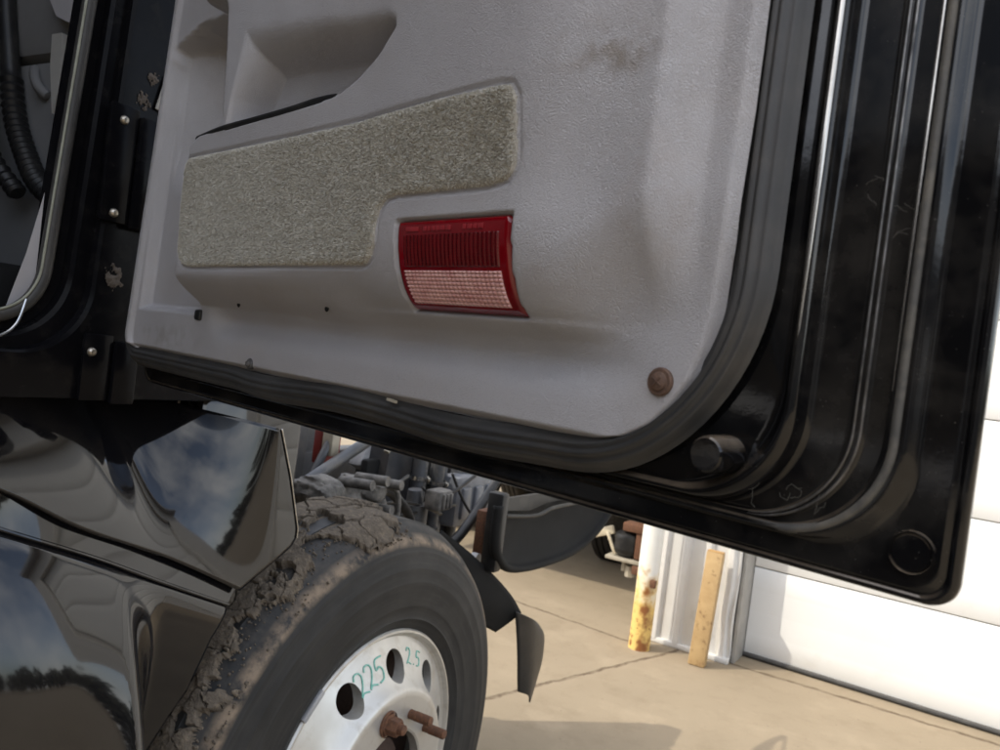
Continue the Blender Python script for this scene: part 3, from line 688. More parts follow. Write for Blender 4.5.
lo.tube(pth2, [.012+.004*(1 if (i % 2 and i > 18) else 0) for i in range(len(pth2))], 14)
ontruck(lo.build('wire_loom', M['black_plastic'], None))
ontruck(MB().box((-.45, -.13, 1.30), (-.165, .09, 1.43), .02).build('kick_panel', M['matte_black'], None))
ontruck(mk('jamb_trim', [(-.034, -.118, 1.372), (-.034, -.150, 1.372), (-.036, -.132, 1.440), (-.036, -.118, 1.52)], [(0, 1, 2, 3)], M['dash_light'], None, False))
ontruck(MB().box((-.95, -.95, 1.30), (-.35, -.45, 1.75), .06).box((-.95, -1.04, 1.6), (-.35, -.85, 2.4), .05).build('seat', M['dash'], None))

# ---------------------------------------------------------------- FENDER (rear half of the wheel arch)
def polyl(pts, t):
    P = np.array(pts); d = np.r_[0, np.cumsum(np.hypot(*np.diff(P, axis=0).T))]; d /= d[-1]
    return np.stack([np.interp(t, d, P[:, 0]), np.interp(t, d, P[:, 1])], -1)
def cr(pts, n=10):
    return np.array([tuple(p)[:2] for p in smooth_path([(a, b, 0) for a, b in pts], n)])
def coons(bot, rig, top, lef, n, k):
    s = np.linspace(0, 1, n)[None, :]; t = np.linspace(0, 1, k)[:, None]
    B, T, Lf, Rg = polyl(bot, s[0]), polyl(top, s[0]), polyl(lef, t[:, 0]), polyl(rig, t[:, 0])
    s3 = s[..., None]; t3 = t[..., None]
    return (1-t3)*B[None]+t3*T[None]+(1-s3)*Lf[:, None]+s3*Rg[:, None]-((1-s3)*(1-t3)*B[0]+s3*(1-t3)*B[-1]+(1-s3)*t3*T[0]+s3*t3*T[-1])
crease = cr([(-.50, 1.275), (-.30, 1.215), (-.168, 1.158), (-.069, 1.102), (.065, 1.043), (.217, .962)])
topc = cr([(-.50, 1.305), (-.183, 1.298), (-.027, 1.272), (.104, 1.258), (.281, 1.221)])
rigU = [(.217, .962), (.300, 1.002), (.329, 1.017), (.3385, 1.030), (.339, 1.046), (.311, 1.14), (.281, 1.221)]
_pc = np.polyfit(crease[:, 0], crease[:, 1], 3)
def zc(y): return np.polyval(_pc, y)
def xup(y, z):
    h = z-zc(y)
    lean = .62-.58*S((y-.02)/.26)
    x = .040-lean*h*(.62+2.2*h)
    x += -.013*np.exp(-((y-.05)/.05)**2)*S((h+.05)/.20)
    return x
Q = coons(crease, rigU, topc, [crease[0], topc[0]], 120, 50)
xu = xup(Q[..., 0], Q[..., 1])
fu = grid('fender', xu, Q[..., 0], Q[..., 1], M['gloss_black'], None, flip=False); ontruck(fu)
sm = fu.modifiers.new('t', 'SOLIDIFY'); sm.thickness = .004; sm.offset = -1
lowtop = cr([(-.50, 1.245), (-.30, 1.172), (-.174, 1.116), (-.044, 1.059), (.071, 1.003), (.194, .945)])
th = np.linspace(0, 1, 20)
arch = [(.194, .945)]+[(.605-rr_*math.cos(a), .5+rr_*math.sin(a)) for a, rr_ in zip(np.linspace(R(42), R(-4), 20), np.r_[.597, .588, .580, np.full(17, .572)])]
_pl = np.polyfit(lowtop[:, 0], lowtop[:, 1], 3)
def zl(y): return np.polyval(_pl, y)
def xlow(y, z):
    h = zl(y)-z
    al = .62*(1-S((y+.03)/.10))
    x = .050+al*h-(.45+.75*(1-S((y+.12)/.2)))*h*h*(1-.6*S((h-.15)/.4))
    return x - .010*np.exp(-h/.012) - .10*S((-.10-y)/.40)
Q2 = coons(cr([(-.50, .45), (-.2, .45), arch[-1]]), arch[::-1], lowtop, [(-.50, .45), lowtop[0]], 120, 70)
xl = xlow(Q2[..., 0], Q2[..., 1])
fl = grid('fender_skirt', xl, Q2[..., 0], Q2[..., 1], M['gloss_black'], None); ontruck(fl)
sm = fl.modifiers.new('t', 'SOLIDIFY'); sm.thickness = .004; sm.offset = -1
# shelf between both, with a rolled bright lip
t = np.linspace(0, 1, 90); a_ = polyl(lowtop, t); b_ = polyl(crease, t)
rows = []
for k_ in np.linspace(0, 1, 8):
    p = a_*(1-k_)+b_*k_; x = xlow(a_[:, 0], a_[:, 1]-.0005)*(1-k_)+(xup(b_[:, 0], b_[:, 1])-.012)*k_; rows.append(np.stack([x, p[:, 0], p[:, 1]], 1))
rows = np.array(rows); ontruck(grid('fender_ledge', rows[..., 0], rows[..., 1], rows[..., 2], M['gloss_black'], None))
ontruck(MB().tube([(xlow(np.array(y), np.array(z-.001))+.001, y, z) for y, z in a_], .0028, 8).build('fender_lip', M['gloss_black'], None))
ontruck(MB().tube([(xup(np.array(y), np.array(z))+.001, y, z) for y, z in rigU[3:]], .0014, 8).build('edge_highlight', M['bright_metal'], None))  # bright bead paints the highlight along the black fender's edge
# inner cowl strip beyond the fender edge
ontruck(MB().box((-.12, .20, .98), (-.075, .445, 1.26), .012).build('cowl_side', M['gloss_black'], None))
# step fairing under the cab and chassis (behind the fender)
ontruck(MB().box((-.12, -2.6, .42), (.03, -.49, 1.20), .03).build('step_fairing', M['gloss_black'], None))
ontruck(MB().box((-2.33, -2.6, .42), (-2.18, -.49, 1.2), .03).build('step_fairing', M['gloss_black'], None))
ch = MB()
for x in (-.75, -1.6): ch.box((x-.04, -6.5, .78), (x+.04, 1.55, 1.02), .01)
ch.box((-1.9, -6.5, .95), (-.4, -2.7, 1.05), .01)
ontruck(ch.build('frame_rail', M['dark_steel'], None))

# ---------------------------------------------------------------- FRONT WHEEL
HUB = (.063, .605, .50)
tp = [(.290, -.012), (.300, -.002), (.312, .004), (.322, .010), (.325, .0125), (.330, .0105), (.350, .016), (.3525, .0168), (.355, .0166), (.385, .0205), (.400, .0215), (.402, .0219), (.405, .0215), (.430, .0190), (.4315, .0192), (.434, .0184),
      (.450, .0150), (.4640, .0122), (.4655, .0122), (.468, .0112), (.476, .0090), (.482, .0070), (.4875, .0035), (.494, -.0060), (.502, -.014), (.510, -.024), (.5165, -.036), (.5200, -.046)]
gro = []
o = -.046
for i in range(4):
    o1 = o-.038; gro += [(.5230+.003*math.sin((i+.2)/5*3.14), o-.003), (.5230+.003*math.sin((i+.8)/5*3.14), o1)]
    if i < 3: gro += [(.512, o1-.002), (.512, o1-.009)]
    o = o1-.010
tp += gro
o_end = gro[-1][1]
tp += [(r, o_end-.02-(o_+.0)) for r, o_ in [(.513, -.013), (.496, -.0005), (.47, .010), (.40, .022), (.33, .0105), (.29, -.012)]]
wheel = empty_w = None
def cutrim():
    pr = [(.286, -.020), (.290, -.006), (.2935, .0015), (.297, .0045), (.3005, .0030), (.3015, -.003), (.300, -.010), (.2955, -.0125)]
    pr = [(.302, -.008), (.3018, .001), (.2990, .0050), (.2950, .0055), (.2915, .0020), (.2890, -.004), (.2840, -.0075), (.2760, -.0040), (.262, .0030), (.245, .0105), (.225, .0205), (.208, .032), (.197, .043), (.192, .0485), (.186, .0510), (.176, .0515), (.114, .0515), (.110, .049),
          (.110, .028), (.17, .028), (.19, .018), (.215, .0), (.25, -.012), (.268, -.03), (.270, -.20), (.288, -.21), (.288, -.02)]
    b = MB().lathe(pr, HUB, 'X', 180, closed=True); ob = b.build('wheel', M['rim'], None, 30)
    cut = MB()
    for i in range(10):
        a = R(119+36*i); c = (HUB[1]+.2325*math.cos(a), HUB[2]+.2325*math.sin(a))
        cut.cyl((HUB[0]-.05, *c), (HUB[0]+.08, *c), .0305, seg=40)
    co = cut.build('cutter', None, None)
    md = ob.modifiers.new('b', 'BOOLEAN'); md.object = co; md.operation = 'DIFFERENCE'; md.solver = 'EXACT'
    bpy.context.view_layer.update(); dg = bpy.context.evaluated_depsgraph_get()
    me = bpy.data.meshes.new_from_object(ob.evaluated_get(dg)); ob.modifiers.clear(); ob.data = me
    me.polygons.foreach_set('use_smooth', [True]*len(me.polygons)); me.set_sharp_from_angle(angle=R(32))
    if not me.materials: me.materials.append(M['rim'])
    bpy.data.objects.remove(co, do_unlink=True)
    return ob
wheel = cutrim(); ontruck(wheel)
def onwheel(o): o.parent = wheel; return o
onwheel(MB().lathe(tp, HUB, 'X', 200).build('tyre', M['tyre'], None, 40))
WY, WZ = HUB[1], HUB[2]
# studs, one with its nut
for i in range(10):
    a = R(101-33*i) if i < 3 else R(101-33*2-36.7*(i-2)); y, z = WY+.1425*math.cos(a), WZ+.1425*math.sin(a); L_ = .052 if i else .042
    prs = [(.0001, L_), (.0085, L_), (.0100, L_-.0015)]
    for q in range(12): prs += [(.0104, L_-.003-.0032*q), (.0094, L_-.0046-.0032*q)]
    prs += [(.0104, -.01)]
    onwheel(MB().lathe(prs, (HUB[0]+.0515, y, z), 'X', 16).build('stud', M['rust'], None, 50))
    if i in (0, 4, 7):
        nb = MB().lathe([(.0115, .030), (.0160, .030), (.0180, .026), (.0185, .008), (.0235, .006), (.0245, .0), (.0245, -.001)], (HUB[0]+.0516, y, z), 'X', 6)
        nb.lathe([(.0245, .0065), (.0262, .005), (.0262, .0005)], (HUB[0]+.0516, y, z), 'X', 28)
        onwheel(nb.build('lug_nut', M['rust'], None, 30))
onwheel(MB().lathe([(.0001, .030), (.045, .028), (.06, .012), (.085, .010), (.092, -.02), (.108, -.03), (.112, -.06)], HUB, 'X', 40).lathe([(.02, .05), (.035, .05), (.037, .02)], HUB, 'X', 12).build('hub', M['dark_rust'], None, 40))
onwheel(MB().lathe([(.0001, -.07), (.25, -.07), (.262, -.10), (.262, -.24), (.15, -.26)], HUB, 'X', 40).build('brake_drum', M['dark_rust'], None))
# balance weight clipped on the rim flange
a = R(133); onwheel(MB().obox((HUB[0]+.006, WY+.3035*math.cos(a), WZ+.3035*math.sin(a)), (.010, .062, .013), (a+R(90), 0, 0), .003).build('balance_weight', M['pale_plastic'], None))
# hand-written green marks
def disc_x(r): return HUB[0]+float(np.interp(r, [.192, .197, .208, .225, .245, .262, .276], [.0485, .043, .032, .0205, .0105, .003, -.004]))
G2 = [[(-.30, .30), (-.15, .5), (.15, .45), (.25, .2), (.05, -.15), (-.3, -.45), (-.05, -.38), (.35, -.48)]]
G5 = [[(.38, .5), (-.15, .46), (-.24, .05), (.05, .12), (.28, -.08), (.18, -.4), (-.25, -.48)]]
GD = [[(0, -.42), (.05, -.47)]]
def write(seq, ang, r0, h, step, width):
    b = MB()
    for i, gph in enumerate(seq):
        for st in gph:
            pts = []
            for (x, y) in [tuple(p)[:2] for p in smooth_path([(q[0], q[1], 0) for q in st], 6)]:
                r = r0+y*h; th = R(ang)-((i-(len(seq)-1)/2)*step+x*h*.85)/r0
                pts.append((disc_x(r)+.0006, WY+r*math.cos(th), WZ+r*math.sin(th)))
            b.tube(pts, width, 6)
    return onwheel(b.build('green_writing', M['green_marker'], None))
write([G2, G2, G5], 103, .238, .042, .029, .0019)
write([G2, GD, G5], 65.5, .248, .030, .021, .0015)
# dried mud on the tread
th = np.radians(np.linspace(78, 172, 760)); oo = np.linspace(-.215, .006, 230)
TH, OO = np.meshgrid(th, oo, indexing='ij'); D_ = np.degrees(TH); arc = TH*.52
lim = np.interp(D_, [78, 84, 87, 92, 99, 104, 108, 112, 118, 122, 124, 127, 131, 136, 141, 146, 150, 156, 172], [-.14, -.09, -.02, .004, -.004, -.035, -.085, -.080, -.02, .0, -.02, -.048, -.050, -.040, -.024, -.008, -.012, -.014, -.02])
edge_n = (fbm(arc*30, OO*30, 4, 2)-.5)*.085
inside = (lim+.004+edge_n-OO)
inside = np.minimum(inside, (D_-80)/40+.2*(fbm(arc*20, OO*20, 3, 9)-.5)*.3)
wx = arc+.030*(fbm(arc*35, OO*35, 4, 21)-.5); wy = OO+.030*(fbm(arc*35, OO*35, 4, 22)-.5)
ce, cid = worley_edge(wx*17, wy*17, 5); ce2, cid2 = worley_edge(wx*70, wy*70, 8)
crk = S(ce/.05); crk2 = 1-(1-S(ce2/.10))*S((fbm(arc*12, OO*12, 2, 40)-.45)/.15)
ht = (.007+.008*fbm(arc*16, OO*16, 3, 3)+.007*cid)*S((fbm(arc*22+3, OO*22, 4, 61)-.30)/.05)*S(inside/.0045)
ht = ht*(.25+.75*crk)*(.86+.14*crk2)+.0010*cid2*S(inside/.006)+.0016*(fbm(arc*220, OO*220, 3, 4)-.4)
rad = np.interp(-OO, [-.010, -.0035, .006, .014, .024, .036, .046, .10, .2], [.478, .4870, .494, .502, .510, .5165, .520, .5245, .5245])-.0015+ht
kp = (inside[:-1, :-1] > 0) & (inside[1:, 1:] > 0) & (inside[1:, :-1] > 0) & (inside[:-1, 1:] > 0)
onwheel(grid('dried_mud', HUB[0]+OO, WY+rad*np.cos(TH), WZ+rad*np.sin(TH), M['mud'], None, keep=kp))
mc = MB()
for i in range(420):
    d = rng.uniform(82, 168); o = float(np.interp(d, [78, 92, 104, 112, 122, 131, 146, 172], [-.05, .0, -.03, -.06, -.01, -.04, .0, .0]))+rng.normal(0, .016)
    o = min(o, .004); a = R(d); r = float(np.interp(-o, [-.0035, .006, .014, .024, .036, .046, .10, .2], [.4870, .494, .502, .510, .5165, .520, .5245, .5245]))+rng.uniform(0, .004); s0 = rng.uniform(.001, .0042)*(1 if rng.random() < .85 else 1.7)
    mc.obox((HUB[0]+o, WY+r*math.cos(a), WZ+r*math.sin(a)), (s0*rng.uniform(.7, 1.4), s0*rng.uniform(.7, 1.4), s0), tuple(rng.uniform(0, 3, 3)), s0*.3)
onwheel(mc.build('mud_crumbs', M['mud'], None))['kind'] = 'stuff'

# splash shield hanging in front of the tyre
def sheet(name, rows, m, n=14):
    rws = [[tuple(p) for p in smooth_path(r, n)] for r in rows]
    cols = np.array(rws); out = []
    for j in range(cols.shape[1]): out.append([tuple(p) for p in smooth_path([tuple(c) for c in cols[:, j]], 4)])
    A = np.array(out)
    g = grid(name, A[..., 0], A[..., 1], A[..., 2], m, None); g2 = g.modifiers.new('t', 'SOLIDIFY'); g2.thickness = .005
    return ontruck(g)
sheet('splash_shield', [[(-.07, 1.0, .93), (-.05, 1.12, .86), (-.02, 1.24, .775), (-.002, 1.325, .706), (.010, 1.375, .65)],
                        [(-.09, .98, .87), (-.07, 1.06, .80), (-.04, 1.15, .745), (-.02, 1.24, .69), (-.008, 1.335, .625)],
                        [(-.10, .95, .82), (-.08, 1.02, .76), (-.06, 1.10, .70), (-.04, 1.20, .65), (-.03, 1.30, .60)]], M['matte_black'])
sheet('mud_flap', [[(.010, 1.325, .668), (.012, 1.350, .60), (.012, 1.378, .52), (.012, 1.398, .45), (.012, 1.412, .405)],
                   [(.030, 1.40, .635), (.030, 1.43, .575), (.030, 1.445, .50), (.030, 1.452, .44), (.030, 1.452, .385)],
                   [(.022, 1.475, .595), (.022, 1.530, .545), (.022, 1.538, .47), (.022, 1.515, .41), (.022, 1.485, .350)]], M['flap_plastic'])

# ---------------------------------------------------------------- ENGINE BAY, seen over the tyre
def lump(c, s, seed, m, name, amp=.3):
    bm = bmesh.new(); bmesh.ops.create_icosphere(bm, subdivisions=4, radius=1)
    V = np.array([v.co[:] for v in bm.verts])
    n = fbm(V[:, 0]*2+5+seed, V[:, 1]*2+V[:, 2]*3+9, 4, seed)-.5
    q = np.sign(V)*np.abs(V)**.7
    V = q*(1+amp*n[:, None]*2)*np.array(s)+np.array(c)
    F = [[v.index for v in f.verts] for f in bm.faces]; bm.free()
    return V, F
gb = MB()
for c, s, sd in (((-.27, .80, .985), (.07, .075, .05), 1), ((-.25, .87, 1.015), (.06, .05, .035), 2), ((-.26, .73, 1.02), (.06, .05, .035), 3), ((-.24, .91, .965), (.04, .03, .05), 4)):
    V, F = lump(c, s, sd, None, ''); gb.add(V, F)
for (y, z) in ((.78, 1.045), (.84, 1.05), (.90, 1.035), (.87, .975)): gb.cyl((-.24, y, z), (-.15, y+.01, z+.004), .013, seg=10)
gb.tube(smooth_path([(-.20, .88, 1.03), (-.18, .93, 1.02), (-.18, .95, .97), (-.19, .955, .90)], 6), .007, 8)
ontruck(gb.build('steering_gear', M['dusty_casting'], None, 50))
ontruck(MB().tube([(-.45, .90, .995), (-.45, 1.15, 1.10)], .017, 14).tube([(-.5, .96, .97), (-.5, 1.06, 1.14)], .012, 10).build('control_rod', M['steel_grey'], None))
ontruck(MB().obox((-.6, 1.36, 1.0), (.05, .14, .085), (R(-25), 0, 0), .01).build('relay_box', M['pale_plastic'], None))
ontruck(MB().box((-.52, 1.02, 1.05), (-.48, 1.055, 1.13), .006).build('sensor', M['beige_plastic'], None))
ontruck(MB().box((-.56, 1.03, 1.02), (-.53, 1.12, 1.13), .006).build('valve_body', M['red_paint'], None))
rb = MB(); rb.prism([(1.33, 1.08), (1.49, 1.08), (1.475, .72), (1.30, .76)], 'X', -.62, -.50)
ontruck(rb.build('engine_cover', M['dark_steel'], None))
ontruck(MB().tube([(-.49, 1.475, 1.08), (-.49, 1.465, .76)], .010, 8).tube([(-.49, 1.32, 1.08), (-.49, 1.296, 1.05)], .010, 8).build('edge_rail', M['beige_plastic'], None))
pl = MB()
for y, r, x, top in ((1.42, .026, -.44, 1.06), (1.505, .020, -.42, 1.06), (1.57, .030, -.46, 1.06), (1.66, .022, -.44, 1.03), (1.74, .03, -.5, 1.0)):
    pl.cyl((x, y, .70), (x, y+.005, top), r, seg=16); pl.cyl((x, y, .845), (x, y, .862), r*1.25, seg=16)
ontruck(MB().box((-.56, 1.26, .34), (-.53, 1.78, 1.02), .01).build('shadow_plate', M['matte_black'], None))  # plate added behind the pipes so their ground shadow falls solid
ontruck(pl.build('coolant_pipe', M['steel_grey'], None))
ontruck(MB().cyl((-.38, 1.325, .80), (-.38, 1.325, .905), .045, seg=24).cyl((-.38, 1.325, .905), (-.38, 1.32, .95), .028, .022, seg=20).build('filter', M['steel_grey'], None))
cb = MB().box((-.33, 1.295, .90), (-.27, 1.375, .965), .012)
for i in range(3): cb.box((-.272, 1.308+.02*i, .91), (-.262, 1.320+.02*i, .955), .002)
ontruck(cb.build('connector_block', M['dusty_casting'], None))
ontruck(MB().tube(smooth_path([(-.3, .99, .985), (-.3, 1.06, .985), (-.3, 1.13, .945), (-.3, 1.19, .89), (-.3, 1.22, .80)], 8), .014, 12).build('hose', M['black_plastic'], None))
wr = MB()
for (p0, p1, sag, r) in (((-.36, 1.02, .90), (-.34, 1.62, .98), .05, .006), ((-.34, .98, .93), (-.36, 1.46, .86), -.03, .005), ((-.33, 1.28, .97), (-.36, 1.55, .88), .02, .004), ((-.30, .93, 1.02), (-.40, 1.30, .99), .03, .006), ((-.28, 1.05, .87), (-.30, 1.34, .84), .03, .008), ((-.36, 1.50, .99), (-.30, 1.62, .82), .02, .005)):
    a_, b_2 = np.array(p0), np.array(p1)
    wr.tube([tuple(a_*(1-q)+b_2*q-np.array([0, 0, sag*math.sin(q*math.pi)])) for q in np.linspace(0, 1, 14)], r, 8)
ontruck(wr.build('wiring', M['black_plastic'], None))
for (y, z, x) in ((1.42, .97, -.44), (1.505, .95, -.42), (1.57, .93, -.46), (1.42, .86, -.44)):
    ontruck(MB().lathe([(.030, -.006), (.034, -.006), (.034, .006), (.030, .006)], (x, y, z), 'Z', 18, True).box((x+.030, y-.006, z-.006), (x+.044, y+.006, z+.006), .002).build('hose_clamp', M['bright_metal'], None))
tk = MB().box((-.46, 1.575, .79), (-.375, 1.86, .97), .02)
for i in range(3): tk.box((-.38, 1.60+.085*i, .82), (-.362, 1.655+.085*i, .93), .008)
tk.cyl((-.42, 1.70, .96), (-.42, 1.70, .985), .03)
ontruck(tk.build('coolant_tank', M['tank_plastic'], None))
ontruck(MB().tube(smooth_path([(-.22, 1.24, .79), (-.2, 1.30, .835), (-.2, 1.38, .885), (-.2, 1.50, .985), (-.2, 1.56, 1.05)], 6), .016, 12).build('brace_tube', M['black_plastic'], None))
bk = MB().box((-.16, 1.335, .79), (-.13, 1.36, .93), .004).box((-.16, 1.36, .91), (-.12, 1.50, .93), .004).box((-.16, 1.485, .785), (-.13, 1.515, .915), .004).box((-.17, 1.36, .79), (-.15, 1.49, .91), .004)
for z in (.83, .88): bk.cyl((-.15, 1.43, z), (-.12, 1.43, z), .012, seg=10)
ontruck(bk.build('bracket', M['rust'], None))
ontruck(MB().tube([(-.16, 1.30, .79), (-.13, 1.40, .775), (-.13, 1.52, .76)], .012, 10).cyl((-.12, 1.27, .802), (-.1, 1.27, .802), .018, seg=12).build('tie_link', M['pale_plastic'], None))
eng = MB().box((-1.5, .30, .75), (-.72, 1.25, 1.18), .03)
for i in range(5): eng.box((-.73, .36+.17*i, .82), (-.68, .47+.17*i, 1.12), .015)
ontruck(eng.build('engine_block', M['dark_steel'], None))
ax = MB().tube([(-2.2, .605, .5), (-1.8, .605, .42), (-.5, .605, .42), (-.1, .605, .5)], .055, 14)
ax.box((-.8, .1, .60), (-.7, 1.6, .66), .01)
ontruck(ax.build('front_axle', M['dark_steel'], None))
# far front wheel
fw = MB().lathe(tp, (-2.36, .605, .5), 'X', 64); 
for i in range(0): pass
ontruck(fw.build('tyre', M['tyre'], None, 40))
# bumper end: a dished black moulding with a rolled lower rim
out = cr([(1.16, .99), (1.165, .90), (1.19, .845), (1.26, .800), (1.38, .776), (1.55, .766), (1.70, .765), (1.83, .777), (1.93, .800), (2.03, .838), (2.10, .885), (2.14, .93)], 6)
c0 = np.array([1.66, .955]); rws = []
for k_, x in ((1.0, .008), (1.006, .016), (.995, .024), (.975, .024), (.962, .016), (.955, .008), (.94, .004), (.90, -.004), (.80, -.012), (.65, -.02), (.45, -.03), (.2, -.035), (.02, -.036)):
    p = c0+(out-c0)*k_; rws.append(np.stack([np.full(len(p), x-.02), p[:, 0], p[:, 1]], 1))
rws = np.array(rws)
bp_ = grid('bumper_end', rws[..., 0], rws[..., 1], rws[..., 2], M['black_plastic'], None, flip=True); bp_.data.materials[0] = M['matte_black']; ontruck(bp_)
sm = bp_.modifiers.new('t', 'SOLIDIFY'); sm.thickness = .006; sm.offset = -1
ontruck(MB().box((-.05, 1.185, .80), (.0, 1.225, 1.02), .008).tube(smooth_path([(-.005, 1.22, .955), (.005, 1.40, .938), (.01, 1.52, .95), (.01, 1.75, .945), (.0, 2.10, .935)], 6), .006, 8).build('bumper_rib', M['black_plastic'], None))
ontruck(MB().prism([(1.24, .965), (1.40, .948), (1.52, .958), (1.75, .955), (1.75, .985), (1.24, 1.0)], 'X', -.03, -.018).build('bumper_pocket', M['black_plastic'], None))

# ================================================================== GARAGE
gar = empty('garage_building', (.32, 3.56, 0), 'white metal garage with wide sectional overhead door and dented corrugated corner', 'building')
gar.rotation_euler = (0, 0, R(-4.7))
W0 = 2.5
def gb_(b, name, m): o = b.build(name, m, None, 30); o.parent = gar; return o
# overhead door : panels, each with faint pressed lines
for i in range(7):
    z0, z1 = .022+.4585*i, .022+.4585*(i+1)-.005
    zz = [z0, z0+.002, z0+.004]; yy = [.005, .0012, .0]
    for q in range(1, 4):
        c = z0+(z1-z0)*q/4; zz += [c-.004, c-.0015, c+.0015, c+.004]; yy += [0, .0001, .0001, 0]
    zz += [z1-.004, z1-.002, z1]; yy += [0, .0012, .005]
    xs = np.linspace(.0, W0, 90); XX, ZZ = np.meshgrid(xs, zz); YY = np.repeat(np.array(yy)[:, None], len(xs), 1)+.0008*(fbm(XX*1.3, ZZ*2+i*7, 2, i)-.5)
    o = grid('door_panel', XX, YY, ZZ, M['white_paint'], gar, flip=False)
gb_(MB().box((0, .014, .0), (W0, .05, 3.24), 0), 'door_backing', M['trim_grey'])
gb_(MB().tube([(0, -.004, .014), (W0, -.004, .014)], .013, 10), 'bottom_seal', M['rubber'])
# jamb and the corrugated pier beside it
gb_(MB().box((-.022, -.17, .0), (-.003, .03, 3.24), .003).box((-.05, -.03, 0), (-.023, .02, 3.24), .003), 'door_jamb', M['trim_grey'])
nx_, nz_ = 150, 120
PX, PZ = np.meshgrid(np.linspace(-.46, -.028, nx_), np.r_[np.linspace(.02, 1.2, nz_-10), np.linspace(1.3, 3.6, 10)])
ph = ((PX+.46) % .118)/.118
rib = .024*(S((ph-.10)/.12)-S((ph-.42)/.12))
dent = .022*np.exp(-((PX+.075)/.035)**2-((PZ-.12)/.16)**2)+.018*np.exp(-((PX+.11)/.03)**2-((PZ-.40)/.12)**2)
wig = .007*S((PX+.15)/.08)*np.sin(PZ*13+2)*np.exp(-(PZ/.6)**2)
PY = -.20-rib+dent+.006*(fbm(PX*9, PZ*3, 3, 6)-.5)
o = grid('corrugated_siding', PX+wig*.8, PY, PZ, M['white_siding'], gar)
side = np.linspace(0, 1, 24); SZ = np.r_[np.linspace(.02, 1.2, 80), np.linspace(1.3, 3.6, 8)]
SA, SB = np.meshgrid(side, SZ)
wg = .007*np.sin(SB*13+2)*np.exp(-(SB/.6)**2)
grid('corner_trim', -.028+wg*.8*(1-SA)-.004*np.sin(SA*9), -.20+SA*.035+.012*np.sin(SB*17)*np.exp(-(SB/.5)**2)*(1-SA), SB, M['white_siding'], gar)
gb_(MB().box((-.47, -.222, .0), (-.02, -.19, .028), .006), 'base_angle', M['white_siding'])
bw = MB(); bw.box((-.46, -.19, 0), (-.051, .0, 3.6), .0); bw.box((-.46, .05, 0), (-.051, 9, 3.6), 0); bw.box((W0+.05, -.17, 0), (W0+.6, 9, 3.6), .0); bw.box((-.05, .06, 3.25), (W0+.05, 9, 3.6), 0); bw.box((-.05, -.17, 3.25), (W0+.05, .04, 3.6), 0)
gb_(bw, 'wall', M['white_siding'])
gb_(MB().box((-.6, -.4, 3.6), (W0+.75, 9.1, 3.7), .02), 'roof', M['roof_grey'])

# bollard with rusty yellow foot
post = empty('steel_bollard', (-.145, 3.22, 0), 'round white steel post with peeling rusty yellow foot at the garage corner', 'post')
def rusty_post():
    m = mat('bollard_paint', (.80, .79, .74), .5, col2=(.72, .70, .62), nscale=10)
    nt = m.node_tree; N = nt.nodes; L = nt.links; b = N['Principled BSDF']
    oc = N.new('ShaderNodeTexCoord').outputs['Object']; sp = N.new('ShaderNodeSeparateXYZ'); L.new(oc, sp.inputs[0])
    n = N.new('ShaderNodeTexNoise'); n.inputs['Scale'].default_value = 16; n.inputs['Detail'].default_value = 6; L.new(oc, n.inputs['Vector'])
    def mth(op, a, c):
        q = N.new('ShaderNodeMath'); q.operation = op
        for s, val in zip(q.inputs, (a, c)):
            if hasattr(val, 'links'): L.new(val, s)
            else: s.default_value = val
        return q.outputs[0]
    def step(v, a, c):
        q = N.new('ShaderNodeMapRange'); q.inputs[1].default_value = a; q.inputs[2].default_value = c; L.new(v, q.inputs[0]); return q.outputs[0]
    def mix(f, A, c):
        q = N.new('ShaderNodeMix'); q.data_type = 'RGBA'; L.new(f, q.inputs[0])
        if hasattr(A, 'links'): L.new(A, q.inputs[6])
        q.inputs[7].default_value = (*c, 1); return q.outputs[2]
    c0 = b.inputs['Base Color'].links[0].from_socket
    hgt = mth('ADD', mth('MULTIPLY', n.outputs['Fac'], .55), mth('MULTIPLY', sp.outputs[2], -1.))
    c1 = mix(step(hgt, -.16, .04), c0, (.72, .50, .16))
    r_ = mth('ADD', mth('MULTIPLY', n.outputs['Fac'], 1.2), mth('MULTIPLY', mth('ABSOLUTE', mth('ADD', sp.outputs[0], -.02), 0), -6.))
    r2 = mth('MULTIPLY', step(r_, .42, .62), step(hgt, -.12, .05))
    n2 = N.new('ShaderNodeTexNoise'); n2.inputs['Scale'].default_value = 38; n2.inputs['Detail'].default_value = 5; L.new(oc, n2.inputs['Vector'])
    r3 = mth('MULTIPLY', step(n2.outputs['Fac'], .56, .64), step(hgt, -.05, .15))
    c2 = mix(mth('MAXIMUM', r2, r3), c1, (.26, .10, .03)); L.new(c2, b.inputs['Base Color']); return m
o = MB().lathe([(.0001, 1.08), (.03, 1.075), (.048, 1.055), (.055, 1.02), (.055, .0)], (0, 0, 0), 'Z', 40).build('pipe', rusty_post(), post)
MB().box((.030, -.062, .335), (.060, -.040, .375), .004).build('bracket', M['rust'], post)
# timber post
wm = mat('weathered_timber', (.50, .35, .17), .75, col2=(.36, .23, .10), nscale=14, namt=.5, bump=.4, bscale=70, bdist=.002, dust=(.14, .07, .03), damt=.85, dscale=26, dthr=(.56, .66))
tpst = empty('timber_post', (.155, 3.225, 0), 'short yellow timber post with rust brown stains leaning on the corrugated siding', 'post')
tb = MB(); tb.box((-.040, -.03, 0), (.042, .03, .57), .006)
o = tb.build('post', wm, tpst); o.rotation_euler = (R(-4), R(1.5), 0)
MB().box((-.038, -.028, .5695), (.039, .028, .5735), .001).build('sawn_end', mat('sawn_end', (.50, .31, .12), .85, col2=(.33, .19, .07), nscale=30), o)

